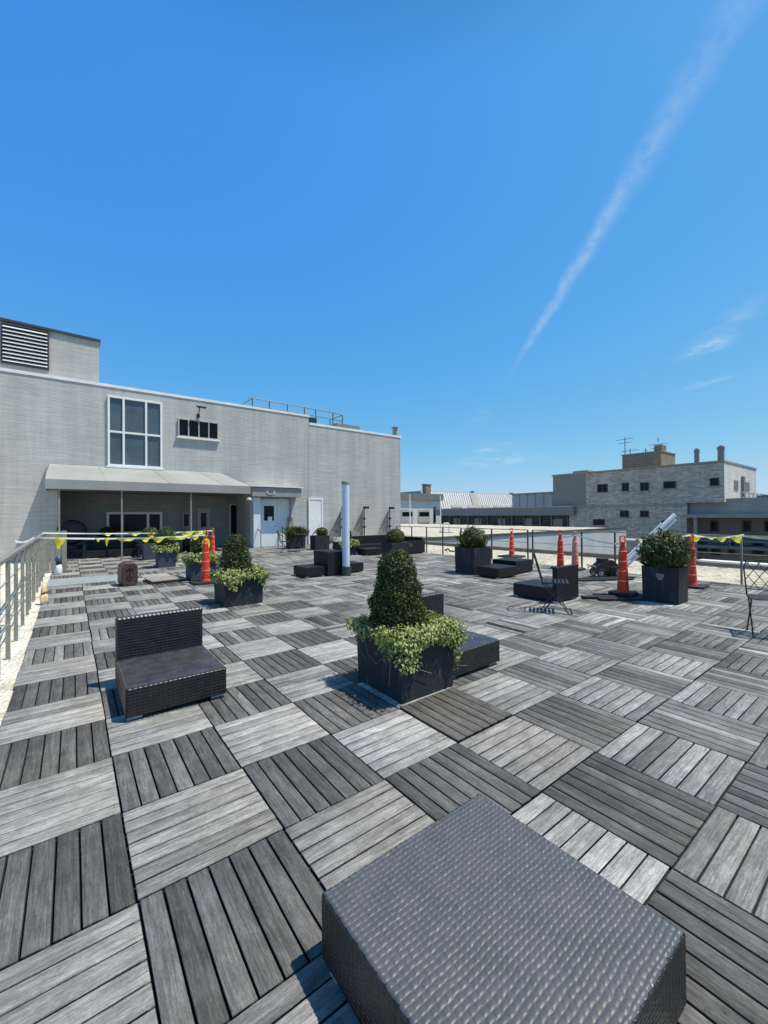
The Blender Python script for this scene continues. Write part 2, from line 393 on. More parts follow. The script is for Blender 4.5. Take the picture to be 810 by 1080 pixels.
M['yellow_cloth'] = mat('pale_yellow_plastic', (0.75, 0.58, 0.22), 0.55, var=0.3, vscale=30, tint=(0.72, 0.55, 0.38))
M['blue_cloth'] = mat('violet_blue_plastic', (0.075, 0.07, 0.17), 0.5, var=0.4, vscale=30)
M['pole_white'] = mat('white_pvc_pipe', (0.60, 0.66, 0.75), 0.35, var=0.05, vscale=4)
M['green_base'] = mat('dark_green_rubber', (0.025, 0.05, 0.045), 0.6)
M['brown'] = mat('brown_resin', (0.062, 0.034, 0.026), 0.5, var=0.3, vscale=12, bump=0.2)
M['brown_dark'] = mat('dark_brown_emblem', (0.012, 0.008, 0.007), 0.5)
M['mat_grey'] = mat('blue_grey_mat', (0.30, 0.33, 0.34), 0.8, var=0.12, vscale=5)
M['red_dark'] = mat('dark_red_paint', (0.04, 0.010, 0.009), 0.45, var=0.3, vscale=10)
M['membrane'] = mat('grey_roof_membrane', (0.40, 0.41, 0.42), 0.8, var=0.12, vscale=0.5)
M['wing_wall'] = mat('pale_grey_render', (0.56, 0.56, 0.545), 0.8, var=0.08, vscale=0.6)
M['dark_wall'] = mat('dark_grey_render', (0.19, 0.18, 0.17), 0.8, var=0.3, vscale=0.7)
M['coping_brown'] = mat('brown_metal_coping', (0.10, 0.085, 0.07), 0.6, var=0.2, vscale=2)
M['parapet'] = mat('tan_parapet', (0.24, 0.20, 0.155), 0.8, var=0.2, vscale=2)
M['cap'] = mat('bright_cap', (0.78, 0.76, 0.70), 0.6)
M['panel_grey'] = mat('grey_metal_panel', (0.24, 0.215, 0.19), 0.6, var=0.05, vscale=1)
M['siding'] = mat('white_siding', (0.70, 0.68, 0.65), 0.6, var=0.06, vscale=0.6)
M['siding_grey'] = mat('pale_grey_sheet', (0.46, 0.44, 0.40), 0.7, var=0.1, vscale=0.5)
M['roof_dark'] = mat('dark_grey_roof', (0.16, 0.165, 0.17), 0.7, var=0.1, vscale=1)
M['slab'] = mat('grey_slab', (0.31, 0.285, 0.26), 0.7, var=0.1, vscale=1)
M['ground'] = mat('street_ground', (0.12, 0.12, 0.11), 0.9, var=0.3, vscale=0.05)
M['notice'] = mat('paper_notice', (0.8, 0.8, 0.8), 0.7)

# ------------------------------------------------------------------ setting: ground, roof slab, gravel, deck
MB().add([(-3000, -3000, -14), (3000, -3000, -14), (3000, 3000, -14), (-3000, 3000, -14)], [(0, 1, 2, 3)]).build('ground', M['ground'])['kind'] = 'structure'
mb = MB(); mb.box(-14, 14.55, -12, 24, -1.2, -0.075)
tag(mb.build('roof_slab', M['membrane']), kind='structure')
# gravel ballast sheets either side of the deck, finely dented
def gravel_sheet(name, x0, x1, y0, y1, z, step, amp, m):
    nx = max(2, int((x1-x0)/step)); ny = max(2, int((y1-y0)/step))
    X, Y = np.meshgrid(np.linspace(x0, x1, nx), np.linspace(y0, y1, ny)); Z = z+rng.normal(0, amp, X.shape)
    V = np.stack([X, Y, Z], -1).reshape(-1, 3)
    i = np.arange(nx-1)[None, :]+nx*np.arange(ny-1)[:, None]
    F = np.stack([i, i+1, i+nx+1, i+nx], -1).reshape(-1, 4)
    return tag(npmesh(name, V, F, m, smooth=True), kind='structure')
gravel_sheet('gravel', 10.9, 14.5, -6, 17.4, -0.045, 0.07, 0.008, M['gravel'])
gravel_sheet('gravel', -9, -0.55, -4, 17.4, -0.045, 0.05, 0.007, M['gravel_white'])

S = 0.61; NB = 7; GAP = 0.0078; CH = 0.003
def build_deck():
    V = []; F = []; GCO = []; TONE = []; WARM = []
    I0, I1, J0, J1 = -1, 17, -8, 28
    for i in range(I0, I1+1):
        for j in range(J0, J1+1):
            x0, y0 = i*S, j*S
            along_y = (i+j) % 2 != 0
            far = min(1, max(0, (i-3)/5))
            if along_y: base = 0.135+0.085*far+random.uniform(-0.02-.04*far, 0.03+.03*far)  # boards along Y darker: grain-direction sheen put into the tone
            else: base = 0.352-0.06*far+random.uniform(-0.06-.03*far, 0.05)
            jit = (0.10 if not along_y else 0.15)+.10*far
            warm = random.uniform(0, 0.25); dz = random.uniform(-0.0015, 0.0015); rot = random.gauss(0, 0.0025)
            tx, ty = random.gauss(0, 0.0015), random.gauss(0, 0.0015)
            if (i, j) == (3, 0): base = 0.14; warm = 0.45; dz = 0.012; jit = 0.06
            if (i, j) in ((3, -1), (4, -1)): warm = 0.35
            lo = random.random() < 0.3
            cx, cy = x0+S/2+tx, y0+S/2+ty
            pw = (S-0.006)/NB
            for k in range(NB):
                tone = base*(1+random.gauss(0, jit))
                if along_y and (j > 4 or i > 4) and random.random() < 0.16: tone *= 1.7
                if not along_y and random.random() < 0.10+.15*far: tone *= random.uniform(.58, .75)
                a0, a1 = -S/2+0.001+random.uniform(0, .0015), S/2-0.001-random.uniform(0, .0015)
                gp = GAP if along_y else GAP*.9
                b0 = -S/2+0.003+k*pw+gp/2; b1 = b0+pw-gp
                seed = random.uniform(0, 500); off = random.uniform(0, 50)
                zz = dz+random.uniform(-0.0008, 0.0008)
                rows = []
                for (ins, z) in ((.009, -0.022), (0, -CH), (CH, 0.0)):
                    for (a, b) in ((a0+ins, b0+ins), (a1-ins, b0+ins), (a1-ins, b1-ins), (a0+ins, b1-ins)):
                        lx, ly = (b, a) if along_y else (a, b)
                        px = cx+lx-ly*rot; py = cy+ly+lx*rot
                        rows.append((px, py, z+zz)); GCO.append((a+off, b+k*0.37, seed)); TONE.append(tone); WARM.append(warm)
                o = len(V); V.extend(rows)
                flip = along_y
                for q in ((0, 1, 5, 4), (1, 2, 6, 5), (2, 3, 7, 6), (3, 0, 4, 7), (4, 5, 9, 8), (5, 6, 10, 9), (6, 7, 11, 10), (7, 4, 8, 11), (8, 9, 10, 11)):
                    F.append([o+x for x in (q[::-1] if flip else q)])
    o = npmesh('deck', V, F, M['wood'], attrs={'gc': ('FLOAT_VECTOR', GCO), 'tone': ('FLOAT', TONE), 'warm': ('FLOAT', WARM)})
    o['kind'] = 'structure'
    MB().box(I0*S+.004, (I1+1)*S-.004, J0*S, 17.5, -0.07, -0.021).build('deck_base', M['under'])['kind'] = 'structure'
build_deck()

# ------------------------------------------------------------------ left building
YW = 17.5
def pz(u, v, Y=YW):
    p = onY(u, v, Y); return p[0], p[2]
bld = thing('brick_building', 'long pale grey painted brick building with big six-pane window behind the terrace', 'building', (5, YW, 0))
def child(o, par):
    o.parent = par; o.matrix_parent_inverse = Matrix.Translation(-Vector(par.location)); return o
def bpart(mb, name, m, par=bld, **k): return child(mb.build(name, m, **k), par)
xl = -12.0
xs, z1a = pz(325.5, 440); _, z1b = pz(325.5, 448); xe, z1c = pz(422, 462); x0_, z0_ = pz(0, 391)
zl = z0_+(z0_-z1a)/(xs-x0_)*(x0_-xl)
D1 = YW+11
poly = [(xl, YW, -0.3), (xe, YW, -0.3), (xe, YW, z1c), (xs, YW, z1b), (xs, YW, z1a), (xl, YW, zl)]
RX0, RX1, RZ, RD = pz(61, 560)[0], pz(263.5, 560)[0], 2.72, 2.0
YR = YW+RD
zs_ = lambda x: zl+(z1a-zl)*(x-xl)/(xs-xl)
wl = MB()
wl.prism([(xl, YW, -.3), (RX0, YW, -.3), (RX0, YW, zs_(RX0)), (xl, YW, zl)], (0, 11, 0))
wl.prism([(RX0, YW, RZ), (RX1, YW, RZ), (RX1, YW, zs_(RX1)), (RX0, YW, zs_(RX0))], (0, 11, 0))
wl.prism([(RX1, YW, -.3), (xe, YW, -.3), (xe, YW, z1c), (xs, YW, z1b), (xs, YW, z1a), (RX1, YW, zs_(RX1))], (0, 11, 0))
bpart(wl, 'wall', M['brick'])
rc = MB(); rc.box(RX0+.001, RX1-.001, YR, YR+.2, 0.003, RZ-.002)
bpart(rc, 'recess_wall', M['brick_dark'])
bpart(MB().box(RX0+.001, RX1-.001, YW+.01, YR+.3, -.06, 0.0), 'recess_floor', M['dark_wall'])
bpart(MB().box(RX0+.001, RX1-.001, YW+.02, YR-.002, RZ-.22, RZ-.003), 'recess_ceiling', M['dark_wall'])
def coping(xa, za, xb, zb, y0=YW-0.03, y1=D1, h=0.11, m='coping'):
    mb = MB(); mb.hexa([(xa, y0, za), (xb, y0, zb), (xb, y1, zb), (xa, y1, za)], [(xa, y0, za+h), (xb, y0, zb+h), (xb, y1, zb+h), (xa, y1, za+h)])
    return mb
bpart(coping(xl, zl+.002, xs+.03, z1a+.002), 'coping', M['coping'])
bpart(coping(xs+.032, z1b+.002, xe+.06, z1c+.002, h=.12), 'coping', M['coping'])
# penthouse with louvre
xp, zp = pz(104.5, 361, YW+.3); _, zpb = pz(104.5, 398, YW+.3); x3, z3 = pz(0, 338, YW+.3)
zpl = z3+(z3-zp)/(xp-x3)*(x3-xl)
bpart(MB().hexa([(xl, YW+.3, zpb-.6), (xp, YW+.3, zpb-.6), (xp, YW+8, zpb-.6), (xl, YW+8, zpb-.6)], [(xl, YW+.3, zpl), (xp, YW+.3, zp), (xp, YW+8, zp), (xl, YW+8, zpl)]), 'penthouse', M['brick'])
bpart(coping(xl, zpl+.002, xp+.05, zp+.002, YW+.22, YW+8.1, .09), 'penthouse_coping', M['dark_coping'])
lx0, lz1 = pz(3, 342, YW+.28); lx1, lzr = pz(50, 351, YW+.28); _, lz0 = pz(50, 389, YW+.28)
lz1 = (lz1+lzr)/2
lv = bpart(MB().box(lx0, lx1, YW+.27, YW+.298, lz0, lz1), 'louver', M['louver_dark'])
fr = MB()
for a, b, c, d in ((lx0-.05, lx0, lz0, lz1), (lx1, lx1+.05, lz0, lz1), (lx0-.05, lx1+.05, lz0-.05, lz0-.001), (lx0-.05, lx1+.05, lz1+.001, lz1+.05)): fr.box(a, b, YW+.2, YW+.297, c, d)
child(fr.build('frame', M['dark_coping']), lv)
ns = 10
for k in range(ns):
    z = lz0+(k+.35)*(lz1-lz0)/ns
    sl = MB().hexa([(lx0, YW+.16, z-.035), (lx1, YW+.16, z-.035), (lx1, YW+.262, z+.045), (lx0, YW+.262, z+.045)], [(lx0, YW+.16, z-.018), (lx1, YW+.16, z-.018), (lx1, YW+.262, z+.062), (lx0, YW+.262, z+.062)])
    child(sl.build('slat', M['coping']), lv)
# windows on the wall plane: white frame proud of the brick, panes set back
def window(u0, v0, u1, v1, cols, rows, fw=.07, gm='glass', fm='white', name='window', Y=YW, par=bld, sill=True, vs=None):
    xa, za = pz(u0, v0, Y); xb, zb = pz(u1, v1, Y)
    z1, z0 = max(za, zb), min(za, zb)
    f = MB(); y0, y1 = Y-.09, Y-.002
    f.box(xa, xb, y0, y1, z1-fw, z1); f.box(xa, xb, y0, y1, z0, z0+fw)
    f.box(xa, xa+fw, y0, y1, z0+fw, z1-fw); f.box(xb-fw, xb, y0, y1, z0+fw, z1-fw)
    cs = [0]+cols+[1]; rs = [0]+rows+[1]
    for c in cols: x = xa+c*(xb-xa); f.box(x-fw/2, x+fw/2, y0+.003, y1, z0+fw, z1-fw)
    for r in rows:
        z = z0+r*(z1-z0)
        for q in range(len(cs)-1):
            f.box(xa+cs[q]*(xb-xa)+(fw if q == 0 else fw/2), xa+cs[q+1]*(xb-xa)-(fw if q == len(cs)-2 else fw/2), y0+.006, y1, z-fw/2, z+fw/2)
    w_ = bpart(f, name, M[fm], par, bevel=.006, seg=1)
    for q in range(len(cs)-1):
        for r in range(len(rs)-1):
            px0 = xa+cs[q]*(xb-xa)+fw/2; px1 = xa+cs[q+1]*(xb-xa)-fw/2; pz0 = z0+rs[r]*(z1-z0)+fw/2; pz1 = z0+rs[r+1]*(z1-z0)-fw/2
            child(MB().box(px0, px1, Y-.02, Y-.006, pz0, pz1).build('pane', M[gm]), w_)
    if sill: child(MB().box(xa-.06, xb+.06, Y-.13, Y-.001, z0-.07, z0-.003).build('sill', M['coping']), w_)
    return w_
window(113.2, 417, 171, 494.5, [.28, .69], [.49], .075)
window(187.5, 441, 230, 464.5, [.25, .5, .75], [], .045, gm='glass_dark', fm='siding_grey')
window(112, 540, 171, 562, [.27, .73], [], .1, gm='glass_dark', fm='white', Y=YR)
window(192, 541, 200, 556, [], [], .05, gm='glass_dark', fm='siding_grey', sill=False, Y=YR)
def door(u0, v0, u1, m, fm, Y=YW, win=None, name='door'):
    xa, z1 = pz(u0, v0, Y); xb, _ = pz(u1, v0, Y)
    d = bpart(MB().box(xa, xb, Y-.045, Y-.002, 0.01, z1), name, M[m], bevel=.006, seg=1)
    f = MB(); f.box(xa-.09, xa-.002, Y-.07, Y-.002, 0.01, z1+.09); f.box(xb+.002, xb+.09, Y-.07, Y-.002, 0.01, z1+.09); f.box(xa-.002, xb+.002, Y-.07, Y-.002, z1+.002, z1+.09)
    child(f.build('frame', M[fm]), d)
    if win:
        wa, wb = pz(win[0], win[1], Y), pz(win[2], win[3], Y)
        child(MB().box(wa[0], wb[0], Y-.056, Y-.046, min(wa[1], wb[1]), max(wa[1], wb[1])).build('pane', M['glass_dark']), d)
    child(MB().tube([(xb-.1, Y-.05, 1.0), (xb-.1, Y-.11, 1.0), (xb-.22, Y-.11, 1.0)], .014).build('handle', M['steel']), d)
    return d, xa, xb, z1
dr, dxa, dxb, dz1 = door(274, 528, 292.5, 'door_white', 'door_white', win=(278, 533.5, 288.5, 549))
a = pz(282, 545); b = pz(286.5, 551)
child(MB().box(a[0], b[0], YW-.060, YW-.057, b[1], a[1]).build('notice', M['notice']), dr)
sdr, *_ = door(326.5, 527, 338.5, 'white', 'white')
door(210, 538, 219, 'siding_grey', 'siding_grey', Y=YR, win=(211.5, 541, 217.5, 556))
door(243, 533, 254, 'glass_dark', 'siding_grey', Y=YR)
# pilaster panels either side of the door
xa = pz(264.5, 520)[0]; bpart(MB().box(xa, dxa-.095, YW-.34, YW-.003, 0.0, 2.62), 'pilaster', M['door_white'], bevel=.01, seg=1)
xb = pz(305, 520)[0]; bpart(MB().box(dxb+.095, xb, YW-.05, YW-.003, 0.0, 2.62), 'pilaster', M['siding'], bevel=.01, seg=1)
# boxed hood over the door with its oval plaque
hx0, hz1 = pz(266, 513.5, 16.9); hx1, _ = pz(318, 513.5, 16.9); _, hz0 = pz(290, 524, 16.9)
hood = bpart(MB().prism([(hx0, 16.9, hz0), (hx0, 16.9, hz1), (hx0, YW-.003, hz1+.02), (hx0, YW-.003, hz0)], (hx1-hx0, 0, 0)), 'door_hood', M['awning_face'], bevel=.01, seg=1)
child(MB().box(hx0-.12, hx1+.06, 16.82, YW-.002, hz1+.022, hz1+.075).build('hood_cap', M['white']), hood)
pc = [pz(285.5, 520, 16.9)[0], (hz0+hz1)/2]
pl = [(pc[0]+.23*math.cos(t), 16.897, pc[1]+.13*math.sin(t)) for t in np.linspace(0, 2*math.pi, 25)[:-1]]
plq = child(MB().prism(pl, (0, -.02, 0)).build('plaque', M['siding_grey']), hood)
mk = MB()
for dx in (-.09, -.03, .03, .09): mk.box(pc[0]+dx-.014, pc[0]+dx+.014, 16.868, 16.8765, pc[1]-.05, pc[1]+.05)
mk.box(pc[0]-.12, pc[0]+.12, 16.868, 16.8765, pc[1]+.056, pc[1]+.07)
child(mk.build('plaque_marks', M['dark_coping']), hood)
# conduit, meter and handrails by the door
cx_, cz_ = pz(305, 527)
bpart(MB().tube([(pz(266, 526)[0], YW-.36, 2.40), (pz(290, 526)[0], YW-.12, 2.40), (cx_-.05, YW-.12, 2.36), (cx_, YW-.12, 2.28), (cx_, YW-.12, 1.35)], .035), 'conduit', M['rail_grey'], smooth=True)
bpart(MB().box(cx_-.12, cx_+.12, YW-.2, YW-.004, 0.75, 1.42), 'meter_box', M['rail_grey'], bevel=.02)
bpart(MB().box(xs-.03, xs+.03, YW-.012, YW-.001, 0, z1b-.05), 'expansion_joint', M['siding_grey'])
# roof rail and vent pipe on top of the building
RY = 19.5
rp = [onY(u, v, RY) for u, v in ((266, 420), (284, 423), (303, 426.5), (321, 429.6), (333, 432), (351, 435.5), (361, 438))]
mb = MB()
for k, p in enumerate(rp):
    zb = z1a-.2 if k < 4 else z1b-.3
    mb.tube([(p[0], RY, zb), (p[0], RY, p[2])], .03, 6)
for f_ in (0, .38): mb.tube([(p[0], RY, p[2]-f_) for p in rp], .024, 6)
mb.tube([(rp[0][0], RY, rp[0][2]), (rp[0][0], RY+1.5, rp[0][2])], .024, 6); mb.tube([(rp[-1][0], RY, rp[-1][2]), (rp[-1][0], RY+1.5, rp[-1][2])], .024, 6)
mb.tube([(rp[0][0], RY+1.5, rp[0][2]), (rp[0][0], RY+1.5, z1a-.3)], .03, 6); mb.tube([(rp[-1][0], RY+1.5, rp[-1][2]), (rp[-1][0], RY+1.5, z1b-.3)], .03, 6)
bpart(mb, 'roof_railing', M['rail_dark'])
vp = onY(416.5, 461, 18.3); vt = onY(416.5, 450.5, 18.3)
mb = MB(); mb.lathe([(.16, -.4), (.16, vt[2]-vp[2]-.12), (.1, vt[2]-vp[2]-.12), (.1, vt[2]-vp[2]-.06), (.23, vt[2]-vp[2]-.06), (.23, vt[2]-vp[2]-.02), (.02, vt[2]-vp[2]+.05)], 20, (vp[0], 18.3, vp[2]))
bpart(mb, 'vent_pipe', M['rail_grey'], smooth=False)
hv = onY(377, 449, 19.0)
bpart(MB().box(hv[0]-1.7, hv[0]-.1, 18.6, 19.6, z1c, hv[2]-.12), 'roof_unit', M['roof_dark'], bevel=.02)
hv = onY(329, 443, 18.5); bpart(MB().box(hv[0]-.2, hv[0]+.2, 18.3, 18.7, z1b-.3, hv[2]+.1), 'roof_unit', M['dark_metal'], bevel=.03)
# lamp above the small window
px_, pz_ = pz(209, 440)
lamp = thing('wall_lamp', 'small dark bracket lamp above the four-pane window', 'lamp', (px_, YW, pz_))
def lpart(mb, name, m, par, **k): return mb.build(name, m, par, **k)
lpart(MB().box(-.06, .06, -.04, -.003, -.02, .14), 'back_plate', M['dark_metal'], lamp)
lpart(MB().tube([(0, -.04, .05), (0, -.2, .25), (0, -.3, .42)], .022, 8), 'arm', M['dark_metal'], lamp)
lpart(MB().prism([(-.05, -.36, .36), (.25, -.36, .36), (.25, -.36, .42), (-.16, -.36, .42)], (0, .14, 0)), 'lamp_head', M['dark_metal'], lamp)
# white flood lamp at the corner of the door recess
lx, lz = pz(263, 526, YW-.4)
fl = thing('wall_lamp', 'white dome lamp at the left of the white door hood', 'lamp', (lx, YW-.4, lz))
lpart(MB().lathe([(.17, -.08), (.15, .0), (.09, .07), (.03, .09)], 20), 'lamp_shade', M['white'], fl, smooth=True)
lpart(MB().tube([(0, 0, .08), (0, 0.05, .16), (.15, .1, .2)], .02, 8), 'arm', M['steel'], fl)
# three post lamps against the right half of the wall
for k, (u, v, lab) in enumerate(((361, 536, 'dark lamp post by the wall partly hidden behind the white pole'), (384, 535, 'dark lamp post by the pale wall, middle one of three'), (411, 535.5, 'dark lamp post by the pale wall nearest the building corner'))):
    p = onY(u, v, 16.95); h = p[2]
    L_ = thing('lamp_post', lab, 'lamp', (p[0], 16.95, 0))
    lpart(MB().tube([(0, 0, 0), (0, 0, h-.06)], .035, 10), 'pole', M['dark_metal'], L_)
    lpart(MB().box(-.05, .30, -.09, .06, h-.08, h+.05), 'lamp_head', M['dark_metal'], L_, bevel=.03)
    lpart(MB().prism([(-.04, .05, h-.1), (-.04, .05, .35), (-.62, .30, .35), (-.50, .30, .75)], (.02, .05, 0)), 'side_panel', M['rail_grey'], L_)  # grey wedge panel added in place of the lamp's shadow on the wall
    for zz in (.8, 1.25): lpart(MB().box(-.05, .07, -.05, .06, zz, zz+.09), 'bracket', M['dark_metal'], L_)

# awning on thin posts
YF = 15.9
ax0, az1 = pz(47.5, 504.5, YF); _, az0 = pz(47.5, 513, YF); ax1, az1r = pz(264, 514, YF); _, az0r = pz(264, 522.5, YF)
tx0, tz = pz(52, 490.5); tx1, tzr = pz(232, 498.5); tz = (tz+tzr)/2; az1 = (az1+az1r)/2; az0 = (az0+az0r)/2
awn = thing('patio_awning', 'long grey awning with sloping pale top over the shaded patio', 'awning', (2, YF, 0))
def apart(mb, name, m, **k): return bpart(mb, name, m, awn, **k)
apart(MB().hexa([(ax0, YF, az1-.02), (ax1, YF, az1-.02), (tx1, YW-.004, tz-.02), (tx0, YW-.004, tz-.02)], [(ax0, YF, az1+.02), (ax1, YF, az1+.02), (tx1, YW-.004, tz+.02), (tx0, YW-.004, tz+.02)]), 'top_sheet', M['awning'])
apart(MB().box(ax0, ax1, YF-.03, YF-.001, az0, az1+.01), 'fascia', M['awning_face'])
apart(MB().prism([(ax0, YF, az0), (ax0, YF, az1-.025), (ax0, YW-.004, tz-.025), (ax0, YW-.004, az0)], (.02, 0, 0)), 'side_panel', M['awning_face'])
apart(MB().prism([(ax1-.02, YF, az0), (ax1-.02, YF, az1-.025), (ax1-.02, YW-.004, tz-.3), (ax1-.02, YW-.004, az0)], (.02, 0, 0)), 'side_panel', M['awning_face'])
apart(MB().box(ax0+.025, ax1-.025, YF+.01, YW-.006, az0+.02, az0+.06), 'soffit', M['roof_dark'])
for k in (1.6, 4.4, 7.2):
    x = ax0+(k+.7)*(ax1-ax0)/9.3; xt = tx0+(k+.7)*(tx1-tx0)/9.3
    apart(MB().tube([(x, YF, az1+.024), (xt, YW-.01, tz+.024)], .007, 6), 'seam', M['awning'])
for u in (62.5, 128.5, 201.5):
    p = pz(u, 560, YF+.1)[0]
    apart(MB().box(p-.025, p+.025, YF+.07, YF+.12, 0.0, az0-.001), 'post', M['rail_grey'])

# ------------------------------------------------------------------ parapets and the far buildings
par = thing('parapet_wall', 'low tan parapet with bright cap along the far gravel edge', 'parapet', (14.6, 4, 0))
bpart(MB().box(14.55, 14.85, -12, 16.6, -3, 0.07), 'wall', M['parapet'], par)
bpart(MB().box(14.52, 14.90, 2.2, 16.6, 0.072, 0.10), 'cap', M['parapet'], par)
bpart(MB().box(14.52, 14.90, -12, 2.196, 0.072, 0.12), 'bright_cap', M['cap'], par)
wing = thing('roof_wing', 'flat gravel roofed wing with pale side wall stretching to the right', 'building', (30, 17, 0))
WX = 45.5
bpart(MB().box(15.9, WX, 16.9, 60, -12, -0.08), 'wall', M['wing_wall'], wing)
def wing_gravel():
    o = gravel_sheet('gravel_top', 15.95, WX-.05, 17.15, 59, -0.03, 0.5, 0.012, M['gravel']); del o['kind']; return child(o, wing)
wing_gravel()
bpart(MB().box(14.9, WX+.05, 16.82, 17.12, -0.078, 0.08), 'coping', M['coping_brown'], wing)
bpart(MB().box(14.9, 15.899, 16.9, 17.45, -3, -0.08), 'end_wall', M['wing_wall'], wing)

XG = 54.0
def gy(u, v, X=XG): p = onX(u, v, X); return p[1], p[2]
gb = thing('grey_brick_building', 'mottled grey brick building with small dark windows and rooftop chimneys', 'building', (XG, 10, -12))
def gpart(mb, name, m, par=gb, **k): return bpart(mb, name, m, par, **k)
yr, zt = gy(763, 489); yl, ztl = gy(583, 501.5); ym, _ = gy(618, 500)
zt = (zt+ztl)/2; zled = gy(700, 531)[1]
# right face length from its far corner in the picture
dd = ray(797, 520); tt_ = (yr-CAM[1])/dd[1]; xr = CAM[0]+tt_*dd[0]
XE = min(xr, XG+40)
gpart(MB().box(XG, XE, yr, ym, zled, zt), 'wall', M['brick_grey'])
gpart(MB().box(XG+.02, XE, yr-.05, yr-.003, zled+.002, zt), 'side_wall', M['brick_white'])
gpart(MB().box(XG+.02, XE-.5, ym+.002, yl, zled, zt+.02), 'metal_panel_wall', M['panel_grey'])
gpart(MB().box(XG-.12, XE+.15, yr-.12, yl+.1, zt+.022, zt+.22), 'coping', M['slab'])
y725, _ = gy(724, 550); y600, _ = gy(600, 550)
gpart(MB().box(XG+.1, XE-1, y725, y600, -12, zled-.302), 'lower_wall', M['brick_grey'])
gpart(MB().box(XG-.05, XE-.8, y725-.05, yl, zled-.30, zled-.002), 'ledge', M['slab'])
# windows with frame and pane
def gwin(u0, v0, u1, v1, X=XG, n=2, par=gb, fm='dark_coping', gm='glass_dark'):
    ya, za = gy(u0, v0, X); yb, zb = gy(u1, v1, X); z1, z0 = za, zb
    fw = .09; f = MB(); x0, x1 = X-.07, X-.002
    f.box(x0, x1, yb, ya, z1-fw, z1); f.box(x0, x1, yb, ya, z0, z0+fw); f.box(x0, x1, yb, yb+fw, z0+fw, z1-fw); f.box(x0, x1, ya-fw, ya, z0+fw, z1-fw)
    for k in range(1, n): y = yb+(ya-yb)*k/n; f.box(x0, x1, y-fw/2, y+fw/2, z0+fw, z1-fw)
    w_ = gpart(f, 'window', M[fm], par)
    child(MB().box(X-.03, X-.004, yb+fw/2, ya-fw/2, z0+fw/2, z1-fw/2).build('pane', M[gm]), w_)
    child(MB().box(X-.14, X-.001, yb-.1, ya+.1, z0-.16, z0-.003).build('sill', M['slab']), w_)
for a in ((630, 511, 641, 519, 2), (656, 509.5, 663.5, 518, 2), (675, 509, 684.5, 517.5, 2), (699.7, 508, 713, 515, 1), (748.5, 504.3, 758.5, 512.3, 1)): gwin(*a[:4], n=a[4])
for a in ((654, 538.5, 663.5, 545.5, 2), (675, 538.5, 684.5, 545.5, 2), (625.5, 547.5, 638, 554, 1), (698, 548.5, 706, 555, 1)): gwin(*a[:4], X=XG+.1, n=a[4])
# side face: windows, standpipe, balcony rail
def side(u): d = ray(u, 515); return CAM[0]+(yr-CAM[1])/d[1]*d[0]
for u0, u1, v0, v1 in ((773.5, 777.5, 506.5, 517), (786, 789.5, 508.5, 518)):
    d = ray((u0+u1)/2, v0); t_ = (yr-CAM[1])/d[1]; za = CAM[2]+t_*d[2]; d = ray((u0+u1)/2, v1); zb = CAM[2]+(yr-CAM[1])/d[1]*d[2]
    f = gpart(MB().box(side(u0), side(u1), yr-.12, yr-.052, zb, za), 'window', M['slab'])
    child(MB().box(side(u0)+.25, side(u1)-.25, yr-.135, yr-.122, zb+.12, za-.12).build('pane', M['glass_dark']), f)
xx = side(782); gpart(MB().box(xx-.35, xx+.35, yr-.3, yr-.052, zled+.1, zled+3.0), 'door', M['panel_grey'])
mb = MB()
for k in range(7):
    x = side(766+4.5*k); mb.tube([(x, yr-1.2, zled+.0), (x, yr-1.2, zled+1.0)], .05, 6)
mb.tube([(side(766), yr-1.2, zled+1.0), (side(795), yr-1.2, zled+1.0)], .06, 6); mb.tube([(side(766), yr-1.2, zled+.5), (side(795), yr-1.2, zled+.5)], .04, 6)
gpart(mb, 'balcony_rail', M['steel'])
# roof-top stack house and chimneys
def gblock(u0, u1, vt, X, depth, name, m, zb=None, par=gb):
    ya, z1 = gy(u0, vt, X); yb, _ = gy(u1, vt, X)
    return gpart(MB().box(X, X+depth, yb, ya, zb if zb is not None else zt+.1, z1), name, m, par, bevel=.04, seg=1)
sh = gblock(656, 697, 480.5, XG+6, 5, 'stack_house', M['brick_brown'], zt+.23)
zsh = gy(656, 480.5, XG+6)[1]
child(gblock(689.5, 698, 469.5, XG+6.2, 1.6, 'stack', M['brick_brown'], zsh+.102), sh)
child(MB().box(XG+5.9, XG+11.1, gy(697, 480, XG+6)[0]-.1, gy(656, 480, XG+6)[0]+.1, zsh+.002, zsh+.1).build('coping', M['slab']), sh)
for u in (735, 760.5):
    p = onX(u, 487, XG+1.5); top = onX(u, 474.5 if u < 750 else 471.5, XG+1.5); rr = .24 if u < 750 else .3
    gpart(MB().lathe([(rr, 0), (rr, top[2]-zt-.5), (rr*1.15, top[2]-zt-.5), (rr*1.15, top[2]-zt-.2), (rr*.7, top[2]-zt-.2), (rr*.5, top[2]-zt-.05)], 16, (XG+1.5, p[1], zt+.225)), 'chimney', M['panel_grey'], smooth=False)
gblock(604, 620, 497, XG+3, 2.5, 'roof_unit', M['slab'], zt+.23)
for u, v in ((659, 461), (664.5, 473), (681, 473), (694, 466)):
    p = onX(u, v, XG+7); base = zsh+.1 if u < 690 else zsh+1.9
    mb = MB(); mb.tube([(XG+7, p[1], base), (XG+7, p[1], p[2])], .05, 6)
    hz = p[2]-.3
    for dz, hw in ((0, 1.1), (-.5, .8)) if u != 681 else ((0, .3),):
        mb.tube([(XG+7, p[1]-hw, hz+dz), (XG+7, p[1]+hw, hz+dz)], .03, 5)
    gpart(mb, 'antenna', M['dark_metal'])
